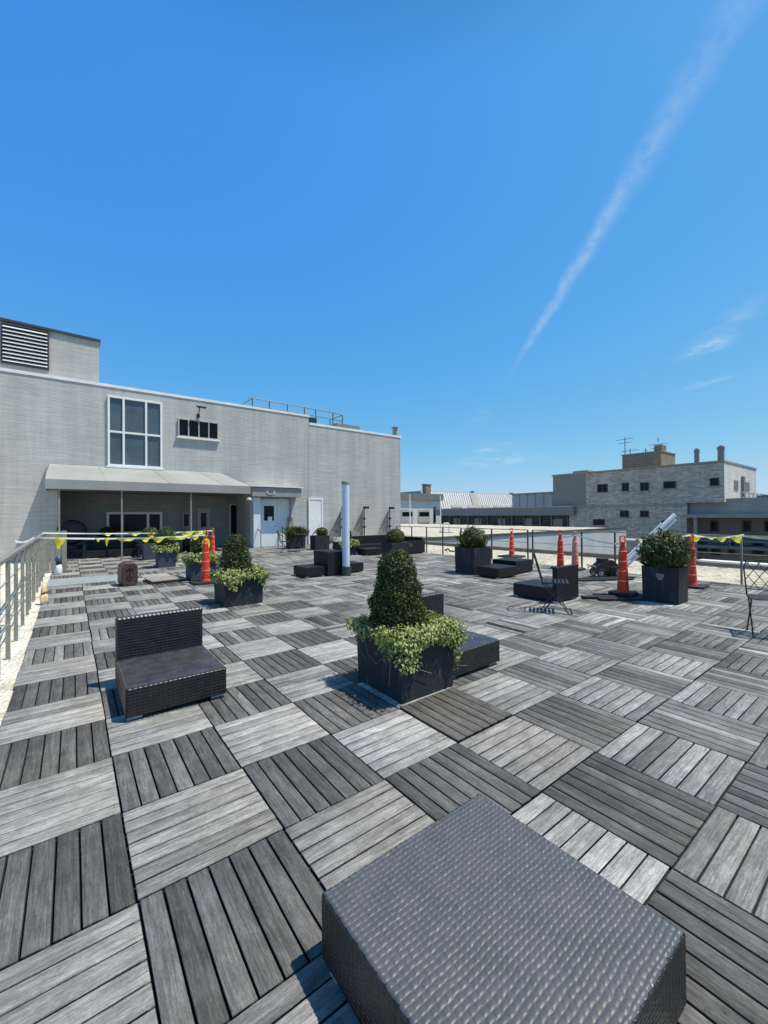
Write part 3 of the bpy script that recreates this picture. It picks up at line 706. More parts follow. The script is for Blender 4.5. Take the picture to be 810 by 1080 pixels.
# recessed gallery at the right of the grey building
gal = thing('gallery_block', 'low grey block with flat overhanging roof and dark openings beside the grey brick building', 'building', (XG, -5, -12))
zg = gy(760, 546, XG-1)[1]
YE = -16.0
gpart(MB().box(XG-1.2, XG+9, YE, y725-.06, zg, zg+.35), 'roof_slab', M['slab'], gal)
gpart(MB().box(XG+.6, XG+8.5, YE+.3, y725-.08, zg+.352, zg+2.0), 'upper_wall', M['slab'], gal)
gpart(MB().box(XG+2.2, XG+8.4, YE+.3, y725-.08, -12, zg-.002), 'back_wall', M['panel_grey'], gal)
gpart(MB().box(XG-.8, XG+2.19, YE+.3, y725-.08, zg-3.2, zg-2.9), 'walkway', M['dark_wall'], gal)
for u0, u1, v0, v1 in ((749, 758, 549, 561), (783, 792, 549, 561), (806, 814, 549, 561), (726, 746, 571, 583), (750, 760, 573, 586), (768, 775, 571, 585), (793, 806, 572, 585)):
    ya, za = gy(u0, v0, XG+2.2); yb, zb = gy(u1, v1, XG+2.2)
    f = gpart(MB().box(XG+2.1, XG+2.198, yb, ya, zb, za), 'window', M['dark_coping'], gal)
    child(MB().box(XG+2.08, XG+2.098, yb+.12, ya-.12, zb+.12, za-.12).build('pane', M['glass_dark']), f)
mb = MB()
for zz in (zg-1.9, zg-2.4): mb.tube([(XG-.7, YE+.4, zz), (XG-.7, y725-.1, zz)], .045, 6)
for k in range(9):
    y = YE+.5+k*(y725-.7-YE)/8; mb.tube([(XG-.7, y, zg-2.9), (XG-.7, y, zg-1.9)], .05, 6)
gpart(mb, 'gallery_rail', M['steel'], gal)
for k in range(4):
    y = YE+1+k*(y725-2-YE)/3; gpart(MB().box(XG-.75, XG-.45, y-.15, y+.15, -12, zg-.002), 'column', M['slab'], gal)
# long low strip-windowed block on the far side of the gravel roof
lo = thing('strip_window_block', 'long low dark-windowed block behind the pale gravel roof', 'building', (XG, 40, -12))
ya, za = gy(465, 537, XG+.3); zroof = (gy(465, 536.5, XG+.3)[1]+gy(590, 536, XG+.3)[1])/2
zwin = (gy(470, 543.5)[1]+gy(600, 544)[1])/2
gpart(MB().box(XG+.2, XG+9, y600+.01, ya+.5, -12, zwin-1.6), 'base_wall', M['siding_grey'], lo)
gpart(MB().box(XG-.6, XG+9, y600-1, ya+.6, zwin+.0, zroof), 'roof_slab', M['panel_grey'], lo)
gpart(MB().box(XG-.7, XG+9.1, y600-1, ya+.7, zroof+.002, zroof+.14), 'coping', M['siding_grey'], lo)
gpart(MB().box(XG+.5, XG+8, y600+.02, ya+.4, zwin-1.6, zwin-.002), 'window_band', M['glass_band'], lo)
for k in range(11):
    y = y600+.3+k*(ya-y600)/11+.25*math.sin(k*2.3); gpart(MB().box(XG+.25, XG+.48, y-.06, y+.06, zwin-1.598, zwin-.004), 'mullion', M['panel_grey'] if k % 3 else M['roof_dark'], lo)
for k in range(5):
    y = y600+1.2+k*(ya-y600)/5.2; gpart(MB().box(XG+.46, XG+.495, y, y+1.4, zwin-1.5, zwin-.5), 'blind', M['panel_grey'], lo)
# white corrugated shed beyond
XS = 74.0; YS = 62.0
shed = thing('white_shed', 'white ribbed metal building with louvred vents beyond the strip-windowed block', 'building', (XS, 60, -12))
pA = onY(466.5, 519, YS); pB = onY(540, 522, YS); zs = (pA[2]+pB[2])/2; xA, xB = pA[0]-5, pB[0]+6
shed.location = (xA, YS, -12)
zlow = onY(500, 537.5, YS)[2]; SD = 1.3
zs = (onY(466.5, 519, YS+SD)[2]+onY(540, 522, YS+SD)[2])/2
gpart(MB().box(xA, xB, YS+.02, YS+14, -12, zlow-.1), 'wall', M['siding'], shed)
sl_ = [(xA, YS, zlow), (xB, YS, zlow), (xB, YS+SD, zs), (xA, YS+SD, zs)]
gpart(MB().hexa([(x, y, z-.12) for x, y, z in sl_], sl_), 'roof', M['siding'], shed)
dn = Vector((0, -(zs-zlow), SD)).normalized()
mb = MB()
for k in range(48):
    x = xA+(k+.5)*(xB-xA)/48
    q = [Vector((x+dx, YS+SD*t, zlow+(zs-zlow)*t))+dn*.004 for dx, t in ((-.09, .01), (.09, .01), (.09, .99), (-.09, .99))]
    mb.hexa(q, [p_+dn*.12 for p_ in q])
gpart(mb, 'roof_ribs', M['siding'], shed)
x5 = onY(502, 520, YS)[0]
q = [Vector((x5+dx, YS+SD*t, zlow+(zs-zlow)*t))+dn*.126 for dx, t in ((-.9, .01), (1.6, .01), (1.6, .99), (-.9, .99))]
gpart(MB().hexa(q, [p_+dn*.05 for p_ in q]), 'flashing', M['siding_grey'], shed)
gpart(MB().box(xA-.1, xB+.1, YS+SD+.02, YS+14.2, zs-.3, zs+.12), 'ridge', M['siding_grey'], shed)
for u0, u1 in ((473, 485), (490, 498), (505, 512), (518, 527), (531, 539)):
    x_a = onY(u0, 533, YS+1)[0]; x_b = onY(u1, 533, YS+1)[0]
    q = [Vector((x, YS+SD*t, zlow+(zs-zlow)*t))+dn*.18 for x, t in ((x_a, .10), (x_b, .10), (x_b, .26), (x_a, .26))]
    gpart(MB().hexa(q, [p_+dn*.06 for p_ in q]), 'vent', M['siding_grey'], shed)
for u, v in ((498, 519), (539, 520)):
    p = onY(u, v, YS+4); gpart(MB().lathe([(.35, 0), (.35, .3), (.6, .3), (.6, .5), (.1, .6)], 12, (p[0], YS+4, zs+.2)), 'roof_vent', M['roof_dark'], shed)
gsh = thing('grey_shed', 'pale grey sheet-clad block between the white ribbed shed and grey brick building', 'building', (XS+1, 45, -12))
ya, za = gy(540, 521.5, XS+1); yb, zb = gy(592, 521, XS+1); zb = (za+zb)/2
gpart(MB().hexa([(XS+1, yb, -12), (XS+1, ya-.02, -12), (XS+13, ya-.02, -12), (XS+13, yb, -12)], [(XS+1, yb, zb), (XS+1, ya-.02, zb), (XS+13, ya-.02, zb), (XS+13, yb, zb)]), 'wall', M['siding_grey'], gsh)
gpart(MB().box(XS+.8, XS+13, yb, ya-.02, zb+.002, zb+.35), 'coping', M['slab'], gsh)
mb = MB()
for k in range(5):
    y = yb+(k+1)*(ya-yb)/6; mb.box(XS+.9, XS+.998, y-.05, y+.05, -4, zb-.02)
gpart(mb, 'seams', M['slab'], gsh)
# white house at the left of the far row
YH = 57.0
def gx(u, v, Y=YH): p = onY(u, v, Y); return p[0], p[2]
wh = thing('white_house', 'white walled building with dark flat roof and garage doors at left of the far row', 'building', (45, YH, -12))
xa, za = gx(402, 521); xb, zb = gx(464.5, 519.5); z27 = gx(440, 527.5)[1]
gpart(MB().box(xa, xb, YH, YH+4.5, -12, z27), 'wall', M['siding'], wh)
gpart(MB().box(xa-.3, xb+.3, YH-.5, YH+4.8, z27+.002, (za+zb)/2), 'roof', M['roof_dark'], wh)
for u0, u1, v0, v1 in ((423, 435.5, 540, 544.5), (441, 453, 540, 544.5)):
    x_a, z_a = gx(u0, v0); x_b, z_b = gx(u1, v1)
    f = gpart(MB().box(x_a, x_b, YH-.1, YH-.002, z_b-1.2, z_a+.5), 'garage_door', M['siding_grey'], wh)
    child(MB().box(x_a+.2, x_b-.2, YH-.12, YH-.102, z_b, z_a).build('pane', M['glass_dark']), f)
for u0, u1, v0, v1 in ((457.2, 459.4, 535, 551), (461.8, 463.6, 537, 542)):
    x_a, z_a = gx(u0, v0); x_b, z_b = gx(u1, v1)
    gpart(MB().box(x_a, x_b, YH-.1, YH-.002, z_b, z_a), 'window', M['glass_dark'], wh)
px0, pzt = gx(447.5, 511.5, YH+2); px1, _ = gx(453, 511.5, YH+2)
ch = gpart(MB().box(px0, px1, YH+1.6, YH+2.6, (za+zb)/2+.002, pzt), 'chimney', M['brick_brown'], wh)
child(MB().box(px0-.1, px1+.1, YH+1.5, YH+2.7, pzt+.002, pzt+.2).build('cap', M['roof_dark']), ch)
# a low dark-roofed block seen past the right edge of the grey brick building
far = thing('low_green_block', 'low grey-green flat block past the right corner of the grey brick building', 'building', (XE+20, -8, -12))
p = onX(803, 525, XE+20)
gpart(MB().box(XE+20, XE+40, -60, onX(797, 525, XE+20)[1]+8, -12, p[2]), 'wall', M['siding_grey'], far)
gpart(MB().box(XE+19.5, XE+40.5, -60, onX(797, 525, XE+20)[1]+8.2, p[2]+.002, p[2]+.4), 'roof', M['roof_dark'], far)

# slim masts and pipe frame on the gravel wing
def mast(u, vb, vt, r, lab):
    p = onZ(u, vb, -0.03); q = CAM+(np.linalg.norm((p-CAM)[:2])/np.linalg.norm(ray(u, vt)[:2]))*ray(u, vt)
    o = thing('mast', lab, 'mast', (p[0], p[1], -0.03))
    MB().tube([(0, 0, 0), (0, 0, q[2]+.03)], [r, r*.7], 8).build('pole', M['white'], o)
    MB().lathe([(.16, 0), (.16, .05), (.06, .08)], 12).build('base_plate', M['steel'], o)
mast(432.5, 556, 521, .07, 'thin white mast in front of the white garage house')
mast(464.8, 561, 523, .05, 'thin white mast beside the pipe frame on the gravel roof')
p = onZ(470, 562, -0.03)
pf = thing('pipe_hoop', 'white bent pipe frame standing on the pale gravel roof', 'pipe', (p[0], p[1], -0.03), R(-37))
MB().tube([(-.2, 0, 0), (-.2, 0, .72), (-.12, 0, .8), (.2, 0, .8), (.28, 0, .72), (.28, 0, 0)], .05, 8).build('pipe', M['white'], pf, smooth=True)
MB().box(-.5, .6, -.15, .15, 0, .06).build('base_block', M['panel_grey'], pf, bevel=.01)

# ------------------------------------------------------------------ railings
def right_rail():
    o = thing('deck_railing', 'thin grey metal railing along the gravel side of the terrace', 'railing', (11.2, 5, 0))
    X = 11.12
    ys = [-2.6, -1.05, 0.49, 1.75, 3.04, 3.92, 5.45, 5.62, 7.0, 8.37, 9.3, 10.2, 11.1, 12.1]
    for y in ys: child(MB().box(X-.018, X+.018, y-.018, y+.018, -.04, 1.0).build('post', M['rail_grey'] if y < 1 else M['rail_dark']), o)
    for seg in ((-2.6, 5.45), (5.62, 12.1)):
        child(MB().tube([(X, seg[0], 1.01), (X, seg[1], 1.01)], .014, 8).build('top_rail', M['rail_grey']), o)
        child(MB().tube([(X, seg[0], .62), (X, seg[1], .62)], .009, 6).build('cable', M['steel']), o)
        child(MB().tube([(X, seg[0], .32), (X, seg[1], .32)], .009, 6).build('cable', M['steel']), o)
right_rail()
def left_rail():
    o = thing('deck_railing', 'weathered grey railing with flat uprights beside the white gravel strip', 'railing', (-.75, 5, 0))
    X = -.75
    ys = [-.1, .75, 1.6, 2.5, 3.37, 4.2, 5.03, 5.93, 6.75, 7.25, 8.05, 8.3, 9.2, 10.1, 11.0, 11.9, 12.8]
    for y in ys: child(MB().box(X-.020, X+.020, y-.010, y+.010, -.04, 1.055).build('post', M['rail_grey'], bevel=.003, seg=1), o)
    child(MB().box(X-.03, X+.03, -.5, 8.34, 1.056, 1.10).build('top_rail', M['rail_grey'], bevel=.006), o)
    child(MB().box(X-.03, X+.03, 8.36, 12.9, 1.056, 1.10).build('top_rail', M['rail_grey'], bevel=.006), o)
    for z in (.82, .58, .34): child(MB().tube([(X, -.5, z), (X, 12.8, z)], .007, 6).build('cable', M['steel']), o)
    child(MB().tube([(X-.02, 3.6, .25), (X-.02, 5.9, .62)], .008, 6).build('brace', M['steel']), o)
left_rail()
# gray board gate between the railing and awning post
gt = thing('board_gate', 'weathered grey vertical board gate at the far end of the left railing', 'gate', (-.62, 12.9, 0))
for k in range(5): MB().box(-.28+k*.125, -.28+k*.125+.115, -.012, .012, 0.0, 1.12).build('board', M['rail_grey'], gt)
for z in (.25, .9): MB().box(-.28, .34, .013, .04, z, z+.08).build('crossbar', M['rail_grey'], gt)

# ------------------------------------------------------------------ woven seats
def weave_panel(org, ux, vx, nx, Wd, Hd, pu=.024, pv=.0165, amp=.003, rad=.012, res=5, tilt=.25):
    nu = max(2, round(Wd/pu)); nv = max(2, round(Hd/pv)); pu = Wd/nu; pv = Hd/nv
    U = np.linspace(0, Wd, nu*res+1); Vv = np.linspace(0, Hd, nv*res+1)
    u, v = np.meshgrid(U, Vv); ua, va = u, v
    edge = np.clip(np.minimum(np.minimum(u, Wd-u), np.minimum(v, Hd-v))/.03, 0, 1)
    u = np.clip(u+edge*(.0016*np.sin(v*31+1)+.0010*np.sin(v*83+u*20)+.0022*np.sin(v*9+.5)), 0, Wd); v = np.clip(v+edge*(.0014*np.sin(ua*27+2)+.0009*np.sin(ua*71+va*25)+.0018*np.sin(ua*8)), 0, Hd)
    iu = np.floor(u/pu-1e-9).clip(0, nu-1); iv = np.floor(v/pv-1e-9).clip(0, nv-1)
    fu = u/pu-iu; fv = v/pv-iv
    prof = lambda t: np.sqrt(np.clip(1-(2*t-1)**2, 0, 1))
    A = 0.55*prof(fv)**.7+0.62*np.cos(math.pi*(u/pu-.5))*np.where(iv % 2 == 0, 1, -1)*0+0.62*np.sin(math.pi*u/pu)*np.where((iv) % 2 == 0, 1, -1)
    B = 0.55*prof(fu)**.7+0.62*np.sin(math.pi*(v/pv))*np.where((iu) % 2 == 0, -1, 1)
    sA = np.where((iu+iv) % 2 == 0, 1, 0)
    lift = np.sin(math.pi*fu)*np.sin(math.pi*fv)
    hA = .35*prof(fv)+.65*np.sin(math.pi*fu)**.8; hB = .35*prof(fu)+.65*np.sin(math.pi*fv)**.8
    shp = (nv+1, nu+1); q1 = rng.normal(0, tilt, shp)[iv.astype(int), iu.astype(int)]; q2 = rng.normal(0, tilt, shp)[iv.astype(int), iu.astype(int)]
    hA = hA+q1*(fu-.5)*.6+q2*(fv-.5)*.6; hB = hB+q1*(fu-.5)*.6+q2*(fv-.5)*.6
    h = np.where(sA > 0, hA, hB*.92)*amp*np.minimum(1, 6*np.minimum(np.minimum(fu, 1-fu), np.minimum(fv, 1-fv))+.25)
    jr = rng.normal(0, .00035, (int(nv)+1, int(nu)+1)); h = h+jr[iv.astype(int), iu.astype(int)]
    u, v = ua, va; d = np.minimum(np.minimum(u, Wd-u), np.minimum(v, Hd-v)).clip(0, rad)
    drop = rad-np.sqrt(np.clip(rad**2-(rad-d)**2, 0, None))
    P = np.array(org)+u[..., None]*np.array(ux)+v[..., None]*np.array(vx)+(h-drop)[..., None]*np.array(nx)
    n1, n2 = len(U), len(Vv); V = P.reshape(-1, 3)
    i = np.arange(n1-1)[None, :]+n1*np.arange(n2-1)[:, None]
    return V, np.stack([i, i+1, i+n1+1, i+n1], -1).reshape(-1, 4)
def weave_box(name, x0, x1, y0, y1, z0, z1, parent, faces='tfblr', res=5, topm='rattan', topw=None, **kw):
    V = []; F = []; n = 0; MI = []
    ps = dict(t=((x0, y0, z1), (1, 0, 0), (0, 1, 0), (0, 0, 1), x1-x0, y1-y0), f=((x0, y0, z0), (1, 0, 0), (0, 0, 1), (0, -1, 0), x1-x0, z1-z0),
              b=((x1, y1, z0), (-1, 0, 0), (0, 0, 1), (0, 1, 0), x1-x0, z1-z0), l=((x0, y1, z0), (0, -1, 0), (0, 0, 1), (-1, 0, 0), y1-y0, z1-z0),
              r=((x1, y0, z0), (0, 1, 0), (0, 0, 1), (1, 0, 0), y1-y0, z1-z0))
    for k in faces:
        kk = dict(kw)
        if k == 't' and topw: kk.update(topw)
        v, f = weave_panel(*ps[k], res=res, **kk); MI.append(np.full(len(f), 1 if k == 't' else 0)); V.append(v); F.append(f+n); n += len(v)
    e = .006
    ib = [(x, y, z) for z in (z0+.001, z1-e) for y in (y0+e, y1-e) for x in (x0+e, x1-e)]
    V.append(np.array(ib)); F.append(np.array([(0, 2, 3, 1), (4, 5, 7, 6), (0, 1, 5, 4), (2, 6, 7, 3), (0, 4, 6, 2), (1, 3, 7, 5)])+n)
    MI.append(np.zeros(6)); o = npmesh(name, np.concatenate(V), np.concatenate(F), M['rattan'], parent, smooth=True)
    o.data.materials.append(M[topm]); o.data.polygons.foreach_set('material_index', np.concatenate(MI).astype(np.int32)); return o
def feet(par, W_, D_, h=.035):
    for x, y in ((.06, .06), (W_-.06, .06), (W_-.06, D_-.06), (.06, D_-.06)):
        MB().box(x-.05, x+.05, y-.022, y+.022, 0, h-.001).build('foot', M['alu'], par, bevel=.004)
# near ottoman
ot = thing('rattan_ottoman', 'large dark woven ottoman in the foreground with bluish sheen on its top', 'ottoman', (.46, -1.44, 0))
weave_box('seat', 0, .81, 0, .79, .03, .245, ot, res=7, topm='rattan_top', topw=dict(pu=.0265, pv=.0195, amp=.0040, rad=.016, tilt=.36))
MB().box(.04, .77, .04, .75, .012, .029).build('frame', M['alu'], ot)
feet(ot, .81, .79, .03)
o_ = MB().add([(.37*.0+.035, .735, .2465), (.055, .742, .2468), (.062, .757, .2467), (.05, .764, .2466), (.03, .752, .2466)], [(0, 1, 2, 3, 4)])
tag(o_.prism([], (0, 0, 0)).build('tip', M['white'], ot)) if False else None
MB().lathe([(.010, 0), (.009, .002)], 9, (.768, .752, .243)).build('bird_speck', M['white'], ot)
# armless chair on the left; others reuse it
def rattan_chair(name, label, loc, rz=0, near=True, group='armless woven lounge chairs'):
    o = thing(name, label, 'chair', loc, rz, group)
    Wc, Dc = .71, .86
    if near:
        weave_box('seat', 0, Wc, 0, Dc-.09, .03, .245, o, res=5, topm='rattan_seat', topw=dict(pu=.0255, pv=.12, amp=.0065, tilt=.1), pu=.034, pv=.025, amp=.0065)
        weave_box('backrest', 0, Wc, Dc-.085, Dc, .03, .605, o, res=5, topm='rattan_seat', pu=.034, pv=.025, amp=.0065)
    else:
        MB().box(0, Wc, 0, Dc-.09, .03, .245).build('seat', M['rattan_far'], o, bevel=.012)
        MB().box(0, Wc, Dc-.085, Dc, .03, .605).build('backrest', M['rattan_far'], o, bevel=.012)
    feet(o, Wc, Dc, .03); return o
rattan_chair('rattan_chair', 'black woven armless chair on the left with a smooth greyish seat', (.115, 1.655, 0))
rattan_chair('rattan_chair', 'black woven armless chair half hidden behind the foremost ivy planter', (2.52, .72, 0))
fc = rattan_chair('rattan_chair', 'black armless chair turned away on the right with a wire chair in front', (6.98, 2.72, 0), R(180), near=False)
def fchair(x, y, rz, lab): return dup(fc, (x, y, 0), rz, lab)
def low_ottoman(loc, rz, lab, W_=.72, D_=.72, h=.25, z=True):
    o = thing('rattan_ottoman', lab, 'ottoman', loc, rz, 'woven ottomans')
    MB().box(0, W_, 0, D_, .03, h).build('seat', M['rattan_far'], o, bevel=.012); feet(o, W_, D_, .03); return o
ot['group'] = 'woven ottomans'
low_ottoman((4.28, 7.10, 0), 0, 'low black ottoman left of the tall black block by the white pole', .55, .70)
low_ottoman((5.36, 7.15, 0), 0, 'low black ottoman right behind the foot of the white pole', .62, .70)
low_ottoman((7.66, 4.10, 0), 0, 'low black ottoman in front of the planter with spiky shrub', .74, .66)
low_ottoman((8.62, 4.30, 0), 0, 'black ottoman behind the one by the spiky planter', .72, .72, .33)
tb = thing('rattan_block', 'tall black woven block standing between two ottomans by the white pole', 'side table', (4.83, 7.03, 0))
MB().box(0, .5, 0, .74, .02, .60).build('body', M['rattan_far'], tb, bevel=.012); MB().box(.02, .48, .02, .72, 0, .019).build('base', M['black'], tb)
# far seating near the right end of the brick wall
def P0(u, v): p = onZ(u, v, 0); return (p[0], p[1], 0)
def sofa(loc, rz, W_, lab):
    o = thing('rattan_sofa', lab, 'sofa', loc, rz, 'woven sofas')
    MB().box(0, W_, 0, .7, .03, .28).build('seat', M['rattan_far'], o, bevel=.012); MB().box(0, W_, .705, .8, .03, .62).build('backrest', M['rattan_far'], o, bevel=.012)
    MB().box(-.1, -.002, 0, .8, .03, .5).build('armrest', M['rattan_far'], o, bevel=.012); MB().box(W_+.002, W_+.1, 0, .8, .03, .5).build('armrest', M['rattan_far'], o, bevel=.012)
    feet(o, W_, .8, .03); return o
sofa((9.1, 12.0, 0), 0, 2.1, 'long black woven sofa far back below the wall lamp posts')
sofa((10.05, 11.3, 0), R(-90), 1.2, 'black woven sofa facing left at the gravel edge far back')
low_ottoman((8.45, 10.6, 0), 0, 'low black ottoman far back in front of the long sofa', .8, .6)
# seating in the shade under the awning
sofa((.25, 16.4, 0), 0, 1.6, 'dark sofa in the shade under the left end of the awning')
fchair(2.6, 16.3, 0, 'dark armless chair in shade below the triple window')
fchair(3.9, 16.5, R(20), 'dark armless chair turned in the shade left of the grey recess door')
tb3 = thing('patio_table', 'low dark square table in the shade between sofa and chairs', 'table', (2.15, 15.95, 0))
MB().box(-.4, .4, -.4, .4, .40, .44).build('tabletop', M['rattan_far'], tb3, bevel=.008)
for x in (-.35, .35):
    for y in (-.35, .35): MB().box(x-.03, x+.03, y-.03, y+.03, 0, .399).build('leg', M['dark_metal'], tb3)
eg = thing('round_chair', 'dark round-backed chair in the shade by the first awning post', 'chair', (-.15, 17.0, 0))
mb = MB(); mb.lathe([(.02, -.10), (.34, -.08), (.46, 0), (.40, .08), (.25, .03), (.02, .0)], 24)
ob = mb.build('backrest', M['rattan_far'], eg, smooth=True); ob.location = (0, .1, .95); ob.rotation_euler = (R(80), 0, 0)
MB().lathe([(.3, .36), (.38, .40), (.38, .47), (.02, .49)], 20).build('seat', M['rattan_far'], eg)
for a in (45, 135, 225, 315): MB().tube([(.2*math.cos(R(a)), .2*math.sin(R(a)), .38), (.3*math.cos(R(a)), .3*math.sin(R(a)), 0)], .02, 8).build('leg', M['dark_metal'], eg)

# ------------------------------------------------------------------ plants
def leaf_cloud(P, N, size, jit, mat_, name, parent, rim=False, asp=.5, curl=.25, along=None, tone=None):
    n = len(P); P = np.asarray(P); N = np.asarray(N)
    N = N+rng.normal(0, jit, N.shape); N /= np.linalg.norm(N, axis=1, keepdims=True)
    T = rng.normal(0, 1, N.shape) if along is None else along+rng.normal(0, .35, N.shape)
    T -= N*(T*N).sum(1, keepdims=True); T /= np.linalg.norm(T, axis=1, keepdims=True)
    B = np.cross(N, T); s = (size*rng.uniform(.65, 1.3, n))[:, None]
    if rim:
        ang = [0, 50, 110, 180, 250, 310]; rad = [1.0, .7, .72, .35, .72, .7]
        pts = [P+N*s*.06]; 
        for a, r_ in zip(ang, rad): pts.append(P+s*.62*r_*(T*math.cos(R(a))+B*math.sin(R(a)))-N*s*curl*r_*.35)
        V = np.stack(pts, 1).reshape(-1, 3); o = np.arange(n)[:, None]*7
        F = np.concatenate([o+np.array([0, 1+k, 1+(k+1) % 6]) for k in range(6)])
        rimv = np.tile([0, 1, 1, 1, 1, 1, 1], n); tn = np.repeat(rng.uniform(0, 1, n) if tone is None else tone, 7)
        dark = np.repeat(rng.uniform(0, 1, n) < .36, 7); rimv = np.where(dark, 0, rimv)
        return npmesh(name, V, F, mat_, parent, attrs={'tone': ('FLOAT', tn), 'rim': ('FLOAT', rimv)})
    V = np.stack([P, P+s*(T*.5+B*asp*.5)-N*s*curl*.15, P+s*T-N*s*curl*.5, P+s*(T*.5-B*asp*.5)-N*s*curl*.15, P+s*(T*.5)+N*s*.08], 1).reshape(-1, 3)
    o = np.arange(n)[:, None]*5
    F = np.concatenate([o+np.array(q) for q in ((0, 1, 4), (1, 2, 4), (2, 3, 4), (3, 0, 4))])
    tn = np.repeat(rng.uniform(0, 1, n) if tone is None else tone, 5)
    return npmesh(name, V, F, mat_, parent, attrs={'tone': ('FLOAT', tn)})
def lump(th, z, seed):
    r_ = np.random.default_rng(seed); s = 0
    for k in range(9):
        a, b, p, q = r_.integers(1, 7), r_.uniform(4, 22), r_.uniform(0, 6.3), r_.uniform(0, 6.3)
        s = s+np.sin(a*th+p)*np.sin(b*z+q)
    return s/4
def shrub(parent, z0, h, prof, n, size, m, seed, asp=.55, jit=.6, lumps=.09, up=0.0, cx=0, cy=0, shell=.32):
    th = rng.uniform(0, 2*math.pi, n); t = rng.uniform(0, 1, n)
    rr = np.interp(t, [p[0] for p in prof], [p[1] for p in prof])
    keep = rng.uniform(0, 1, n) < (rr/max(p[1] for p in prof))*.85+.15
    th, t, rr = th[keep], t[keep], rr[keep]; n = len(th)
    k = 1-shell*rng.uniform(0, 1, n)**2+np.abs(rng.normal(0, .05, n))*(rng.uniform(0, 1, n) < .25)+rng.normal(0, .02, n)
    r_ = rr*(1+lumps*lump(th, t*h*2.2, seed))*k
    z = z0+t*h*(1+.02*lump(th, t, seed+1))
    P = np.stack([cx+r_*np.cos(th), cy+r_*np.sin(th), z], 1)
    dr = np.gradient(np.interp(np.linspace(0, 1, 60), [p[0] for p in prof], [p[1] for p in prof]), h/59)
    sl = np.interp(t, np.linspace(0, 1, 60), dr)
    N = np.stack([np.cos(th), np.sin(th), -sl+.15], 1); N /= np.linalg.norm(N, axis=1, keepdims=True)
    tone = np.clip(.45+.30*lump(th, t*h*2.2+3, seed+5)+rng.normal(0, .22, n), 0, 1)
    al = (N*.9+np.array([0, 0, .7+up])) if up else None
    f = leaf_cloud(P, N, size, jit, m, 'foliage', parent, asp=asp, along=al, tone=tone)
    # twiggy inner mass carrying the same leaves
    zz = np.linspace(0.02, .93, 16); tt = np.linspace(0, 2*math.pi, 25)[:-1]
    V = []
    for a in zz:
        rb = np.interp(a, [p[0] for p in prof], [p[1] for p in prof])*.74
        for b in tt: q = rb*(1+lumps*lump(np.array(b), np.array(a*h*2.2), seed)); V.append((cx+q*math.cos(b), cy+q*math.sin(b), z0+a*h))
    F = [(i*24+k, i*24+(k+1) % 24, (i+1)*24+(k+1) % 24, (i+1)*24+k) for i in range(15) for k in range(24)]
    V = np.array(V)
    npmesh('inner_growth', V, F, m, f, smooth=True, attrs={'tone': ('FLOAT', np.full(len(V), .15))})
    MB().tube([(cx, cy, z0-.06), (cx+.01, cy, z0+h*.5)], [.022, .012], 8).build('stem', M['stem'], f)
    return f
CONE = [(0, .16), (.08, .24), (.22, .262), (.42, .235), (.62, .19), (.8, .17), (.92, .135), (1, .05)]
ROUND = [(0, .10), (.15, .22), (.4, .30), (.65, .29), (.85, .2), (1, .04)]
def planter(label, loc, W_, D_, H_, m='planter', rz=0, parts=()):
    o = thing('planter', label, 'planter', loc, rz, 'square planters on the terrace')
    t = .03; mb = MB()
    x0, x1, y0, y1 = -W_/2, W_/2, -D_/2, D_/2
    outer_b = [(x0+.012, y0+.012), (x1-.012, y0+.012), (x1-.012, y1-.012), (x0+.012, y1-.012)]; outer = [(x0, y0), (x1, y0), (x1, y1), (x0, y1)]
    inner = [(x0+t, y0+t), (x1-t, y0+t), (x1-t, y1-t), (x0+t, y1-t)]
    V = [(a, b, 0.004) for a, b in outer_b]+[(a, b, H_) for a, b in outer]+[(a, b, H_) for a, b in inner]+[(a, b, H_-.09) for a, b in inner]
    F = [(3, 2, 1, 0)]+[(k, (k+1) % 4, 4+(k+1) % 4, 4+k) for k in range(4)]+[(4+k, 4+(k+1) % 4, 8+(k+1) % 4, 8+k) for k in range(4)]+[(8+k, 8+(k+1) % 4, 12+(k+1) % 4, 12+k) for k in range(4)]+[(12, 13, 14, 15)]
    mb.add(V, F); mb.build('planter_box', M[m], o, bevel=.007)
    MB().box(x0+t+.002, x1-t-.002, y0+t+.002, y1-t-.002, H_-.088, H_-.04).build('soil', M['soil'], o, bevel=.01)
    return o
def ivy(parent, W_, D_, H_, spots, n, size, mound=.06):
    """spots: (edge angle position x, y, outward dx, dy, drop length, weight)"""
    P = []; N = []
    tot = sum(s[5] for s in spots)
    for (x, y, dx, dy, drop, wt) in spots:
        k = int(n*wt/tot)
        t = rng.beta(1.1, 1.7, k)
        side = rng.normal(0, .055, k)*(1-.35*t); inw = rng.uniform(-.14, .05, k)*(t < .25)
        tx, ty = -dy, dx
        over = np.clip(t*4, 0, 1)
        px = x+dx*(.008+.032*over+inw+rng.normal(0, .018, k))+tx*side; py = y+dy*(.008+.032*over+inw+rng.normal(0, .018, k))+ty*side
        pz_ = H_+mound*(1-over)+.05*rng.uniform(0, 1, k)*(1-t)-t*drop+rng.normal(0, .012, k)
        P.append(np.stack([px, py, pz_], 1))
        nn = np.stack([dx*(.35+over), dy*(.35+over), 1.1-.8*t], 1); N.append(nn)
    P = np.concatenate(P); N = np.concatenate(N); N /= np.linalg.norm(N, axis=1, keepdims=True)
    al = np.tile(np.array([0, 0, -.6]), (len(P), 1))+N*.4
    return leaf_cloud(P, N, size, .45, M['ivy'], 'ivy', parent, rim=True, along=al)
